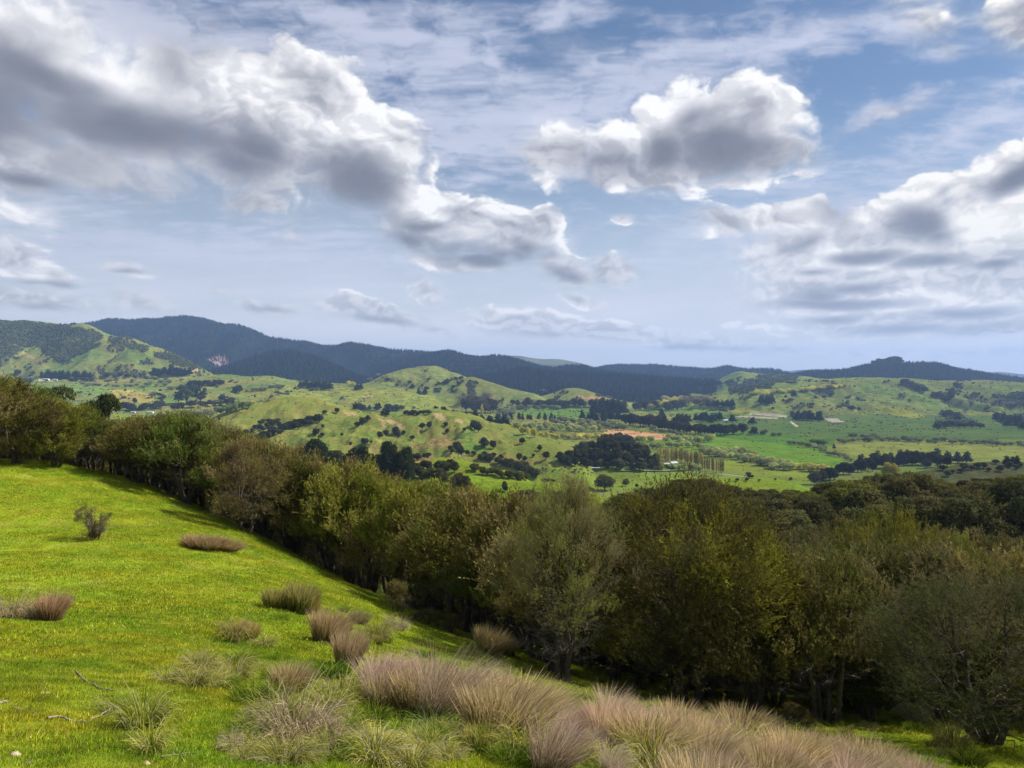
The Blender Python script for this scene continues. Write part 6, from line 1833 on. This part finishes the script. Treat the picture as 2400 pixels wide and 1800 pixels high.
# fallen branches, stump and stones
def stick(pts, rad, label, name='fallen_branch', col=(.42, .36, .28), side=None):
    G_ = Geo()
    P = [on_ground(px, py, 2.5, 60) for px, py, *_ in pts]
    W_ = [np.array([p[0], p[1], p[2] + (q[2] * .55 if len(q) > 2 else .02)]) for p, q in zip(P, pts)]
    t = np.linspace(0, len(W_) - 1, 4 * len(W_))
    W2 = np.stack([np.interp(t, np.arange(len(W_)), [w[i] for w in W_]) for i in range(3)], -1)
    W2 += np.random.RandomState(len(pts)).normal(size=W2.shape) * rad * .35
    c = W2.mean(0)
    G_.tube(W2 - c, np.linspace(1, .45, len(W2)) * rad, col, 7)
    o = link(name, G_.mesh(name, MAT_BARK, True), None, tuple(c))
    o['label'] = label
    o['category'] = 'branch' if name == 'fallen_branch' else 'stump'
    return o


stick([(110, 1688, .04), (135, 1686, .06), (165, 1694, .05), (205, 1696, .03), (235, 1684, .06), (262, 1672, .12), (300, 1672, .10)], .012, 'bleached bent branch lying across the grass in the lower left', col=(.27, .235, .18))
stick([(178, 1578, .06), (200, 1600, .04), (235, 1616, .03), (270, 1624, .04)], .012, 'thin grey branch above the bleached bent one', col=(.26, .21, .17))
stick([(376, 1778, .03), (420, 1773, .04), (463, 1770, .05)], .007, 'pale straight stick at the bottom, right of the golden tussock', col=(.26, .23, .17))
stick([(420, 1765, .03), (434, 1795, .03)], .007, 'short stick crossing the pale straight one at the bottom', col=(.22, .19, .15))
stick([(1040, 1757, .08), (1075, 1764, .06), (1110, 1765, .05), (1160, 1773, .05)], .014, 'weathered branch in the tussocks below the largest pink clump', col=(.36, .31, .24))
stick([(0, 1648, .03), (20, 1649, .04)], .014, 'end of a grey stick at the left edge of the photo', col=(.38, .34, .28))
stick([(30, 1660, .02), (60, 1668, .03), (110, 1680, .03)], .007, 'thin twig leading to the bleached bent branch', col=(.34, .3, .24))


def stump(px, py, h):
    p = on_ground(px, py, 3, 100)
    o = thing('dead_stump', 'small black forked stump at the brow right of the dry rushes', 'stump', (p[0], p[1], p[2] - .05))
    c = (.028, .024, .02)
    for k, (a, b, cc_) in enumerate([((0, 0, 0), (.05, 0, h * .5), (.10, 0, h)), ((.02, 0, h * .25), (-.16, 0, h * .55), (-.13, 0, h * .8)), ((0, 0, h * .3), (-.06, .05, h * .6), (-.26, .02, h * .5))]):
        G_ = Geo()
        G_.tube([a, tuple(np.mean([a, b], 0)), b, cc_], [.055, .045, .035, .018], c, 6)
        link('trunk' if k == 0 else 'limb', G_.mesh('limb', MAT_BARK, True), o)


stump(1202, 1540, .62)


def stone(px, py, size, label, col):
    G_ = Geo()
    r_ = np.random.RandomState(int(px))
    rings = 7
    V, T = [], []
    for i in range(rings):
        t = pi * i / (rings - 1)
        for k in range(12):
            a = k * pi / 6
            s = 1 + .22 * math.sin(2 * a + px) * math.sin(t) + r_.normal() * .07
            V.append((math.cos(a) * math.sin(t) * size * s, math.sin(a) * math.sin(t) * size * .7 * s, math.cos(t) * size * .5 * s))
    for i in range(rings - 1):
        for k in range(12):
            p_, q_ = i * 12 + k, i * 12 + (k + 1) % 12
            T += [(p_, p_ + 12, q_ + 12), (p_, q_ + 12, q_)]
    G_.add(np.array(V), np.array(T), np.tile(col, (len(V), 1)))
    p = on_ground(px, py, 2.5, 60)
    o = link('stone', G_.mesh('stone', MAT_BARK, True), None, (p[0], p[1], p[2] + size * .12))
    o['label'] = label
    o['category'] = 'stone'


stone(35, 1772, .055, 'pale half buried stone near the lower left corner', (.50, .40, .28))
stone(343, 1792, .040, 'small tan stone at the bottom left of the straight stick', (.50, .40, .25))
stone(108, 1626, .040, 'whitish stone above the bleached branch', (.42, .38, .30))
stone(62, 1790, .045, 'dark brown clod beside the pale half buried stone', (.12, .09, .06))

# ------------------------------------------------------------------ short turf, far too fine to count
def turf_mat():
    def build(N):
        a = N('ShaderNodeAttribute', {'attribute_name': 'leaf'})
        g = N('ShaderNodeNewGeometry')
        n1 = N('ShaderNodeTexNoise', Vector=g.outputs['Position'], Scale=.55, Detail=4.0, Roughness=.6)
        n2 = N('ShaderNodeTexNoise', Vector=g.outputs['Position'], Scale=2.6, Detail=3.0, Roughness=.6)
        f1 = N('ShaderNodeMapRange', i0=n1.outputs[0], i1=.35, i2=.65)
        tint = N('ShaderNodeMix', {'data_type': 'RGBA'}, i0=f1.outputs[0], i6=(.72, .92, .85, 1), i7=(1.30, 1.08, 1.0, 1))
        f2 = N('ShaderNodeMapRange', i0=n2.outputs[0], i1=.3, i2=.7, i3=.62, i4=1.3)
        m1 = N('ShaderNodeMix', {'data_type': 'RGBA', 'blend_type': 'MULTIPLY'}, i0=1.0, i6=a.outputs['Color'], i7=tint.outputs[2])
        c = N('ShaderNodeVectorMath', {'operation': 'SCALE'}, i0=m1.outputs[2], Scale=f2.outputs[0])
        d = N('ShaderNodeBsdfDiffuse', Color=c.outputs[0])
        t = N('ShaderNodeBsdfTranslucent', Color=c.outputs[0])
        return N('ShaderNodeMixShader', i0=.35, i1=d.outputs[0], i2=t.outputs[0]).outputs[0]
    return material('turf blades', build)


MAT_TURF = turf_mat()


def turf_tile(seed, n, size, h0, h1, w, cols, dense=False):
    r_ = np.random.RandomState(seed)
    P = np.stack([r_.uniform(-size, size, n), r_.uniform(-size, size, n), np.full(n, -.01)], -1)
    a = r_.uniform(0, 2 * pi, n)
    ln = r_.uniform(.1, .9, n)
    d = unit(np.stack([np.cos(a) * ln, np.sin(a) * ln, np.ones(n)], -1))
    g = Geo()
    c = np.array(cols)[r_.randint(len(cols), size=n)] * r_.uniform(.7, 1.3, (n, 1))
    g.leaves(P, d, r_.uniform(h0, h1, n), w * r_.uniform(.7, 1.3, n), c, r_)
    return g.mesh('turf', MAT_TURF)


TG = [(.23, .32, .014), (.29, .36, .018), (.35, .40, .025), (.31, .37, .018), (.50, .46, .12), (.14, .235, .014)]
TILES = [turf_tile(600 + i, 560, .42, .018, .048, .0075, TG) for i in range(3)]
TILES_F = [turf_tile(610 + i, 380, 1.1, .025, .062, .020, TG) for i in range(3)]


def scatter_gn(name, P, scl, tiles, tints):
    """points carrying scale and turn; Geometry Nodes sets a turf tile on each"""
    n = len(P)
    me = bpy.data.meshes.new(name)
    me.vertices.add(n)
    me.vertices.foreach_set('co', np.asarray(P, np.float32).ravel())
    for nm, v in (('scl', scl), ('pick', np.arange(n) % len(tiles))):
        at = me.attributes.new(nm, 'INT' if nm == 'pick' else 'FLOAT', 'POINT')
        at.data.foreach_set('value', np.asarray(v, np.int32 if nm == 'pick' else np.float32))
    # each tile lies along the slope under it
    P = np.asarray(P)
    e = .5
    gx = (heights(P[:, 0] + e, P[:, 1]) - heights(P[:, 0] - e, P[:, 1])) / (2 * e)
    gy = (heights(P[:, 0], P[:, 1] + e) - heights(P[:, 0], P[:, 1] - e)) / (2 * e)
    nz = unit(np.stack([-gx, -gy, np.ones(n)], -1))
    a = np.random.RandomState(3).uniform(0, 6.28, n)
    t = np.stack([np.cos(a), np.sin(a), np.zeros(n)], -1)
    xa = unit(t - nz * (t * nz).sum(1, keepdims=True))
    ya = np.cross(nz, xa)
    eul = np.stack([np.arctan2(ya[:, 2], nz[:, 2]), -np.arcsin(np.clip(xa[:, 2], -1, 1)), np.arctan2(xa[:, 1], xa[:, 0])], -1)
    at = me.attributes.new('turn', 'FLOAT_VECTOR', 'POINT')
    at.data.foreach_set('vector', np.ascontiguousarray(eul, np.float32).ravel())
    me.update()
    o = link(name, me)
    o['kind'] = 'stuff'
    ng = bpy.data.node_groups.new(name, 'GeometryNodeTree')
    ng.interface.new_socket('Geometry', in_out='INPUT', socket_type='NodeSocketGeometry')
    ng.interface.new_socket('Geometry', in_out='OUTPUT', socket_type='NodeSocketGeometry')
    N, Lk = ng.nodes.new, ng.links.new
    gi, go = N('NodeGroupInput'), N('NodeGroupOutput')
    gi_geo = gi.outputs[0]
    join = N('GeometryNodeGeometryToInstance')
    for t in tiles:
        src = bpy.data.objects.new('turf_tile', t)
        oi = N('GeometryNodeObjectInfo')
        oi.inputs['Object'].default_value = src
        oi.inputs['As Instance'].default_value = True
        Lk(oi.outputs['Geometry'], join.inputs[0])
    ip = N('GeometryNodeInstanceOnPoints')
    Lk(gi_geo, ip.inputs['Points'])
    Lk(join.outputs[0], ip.inputs['Instance'])
    ip.inputs['Pick Instance'].default_value = True

    def attr(nm, dt):
        q = N('GeometryNodeInputNamedAttribute')
        q.data_type = dt
        q.inputs['Name'].default_value = nm
        return [s for s in q.outputs if s.enabled][0]
    Lk(attr('pick', 'INT'), ip.inputs['Instance Index'])
    Lk(attr('scl', 'FLOAT'), ip.inputs['Scale'])
    er = N('FunctionNodeEulerToRotation')
    Lk(attr('turn', 'FLOAT_VECTOR'), er.inputs[0])
    Lk(er.outputs[0], ip.inputs['Rotation'])
    Lk(ip.outputs[0], go.inputs[0])
    m = o.modifiers.new('turf', 'NODES')
    m.node_group = ng
    return o


def turf_points(n, y0, y1, seed, smax_):
    r_ = np.random.RandomState(seed)
    y = y0 * (y1 / y0) ** r_.uniform(0, 1, n) if seed % 2 else np.sqrt(r_.uniform(y0 * y0, y1 * y1, n))
    x = r_.uniform(-.74, .74, n) * y
    z = heights(x, y)
    PX = 1200 + F * x / y
    PY = HORIZON + F * (CAMZ - z) / y
    edge = np.interp(PX, [-200, 0, 250, 400, 600, 900, 1100, 1315, 1540, 1750, 2100, 2400, 3000], [1075, 1075, 1098, 1150, 1236, 1380, 1462, 1545, 1590, 1600, 1600, 1600, 1600])
    ok = (PY > edge) & (PY < 2050)
    return np.stack([x, y, z], -1)[ok]


P = turf_points(13000, 3.2, 24, 2, 1)
P = P[np.random.RandomState(8).uniform(size=len(P)) < 1 - sst(P[:, 1], 8, 24)]
scatter_gn('short_turf', P, np.random.RandomState(1).uniform(.7, 1.3, len(P)), TILES, None)
P = turf_points(8000, 9, 64, 4, 1)
P = P[np.random.RandomState(9).uniform(size=len(P)) < sst(P[:, 1], 7, 20)]
scatter_gn('pasture_grass', P, np.random.RandomState(2).uniform(.7, 1.3, len(P)), TILES_F, None)
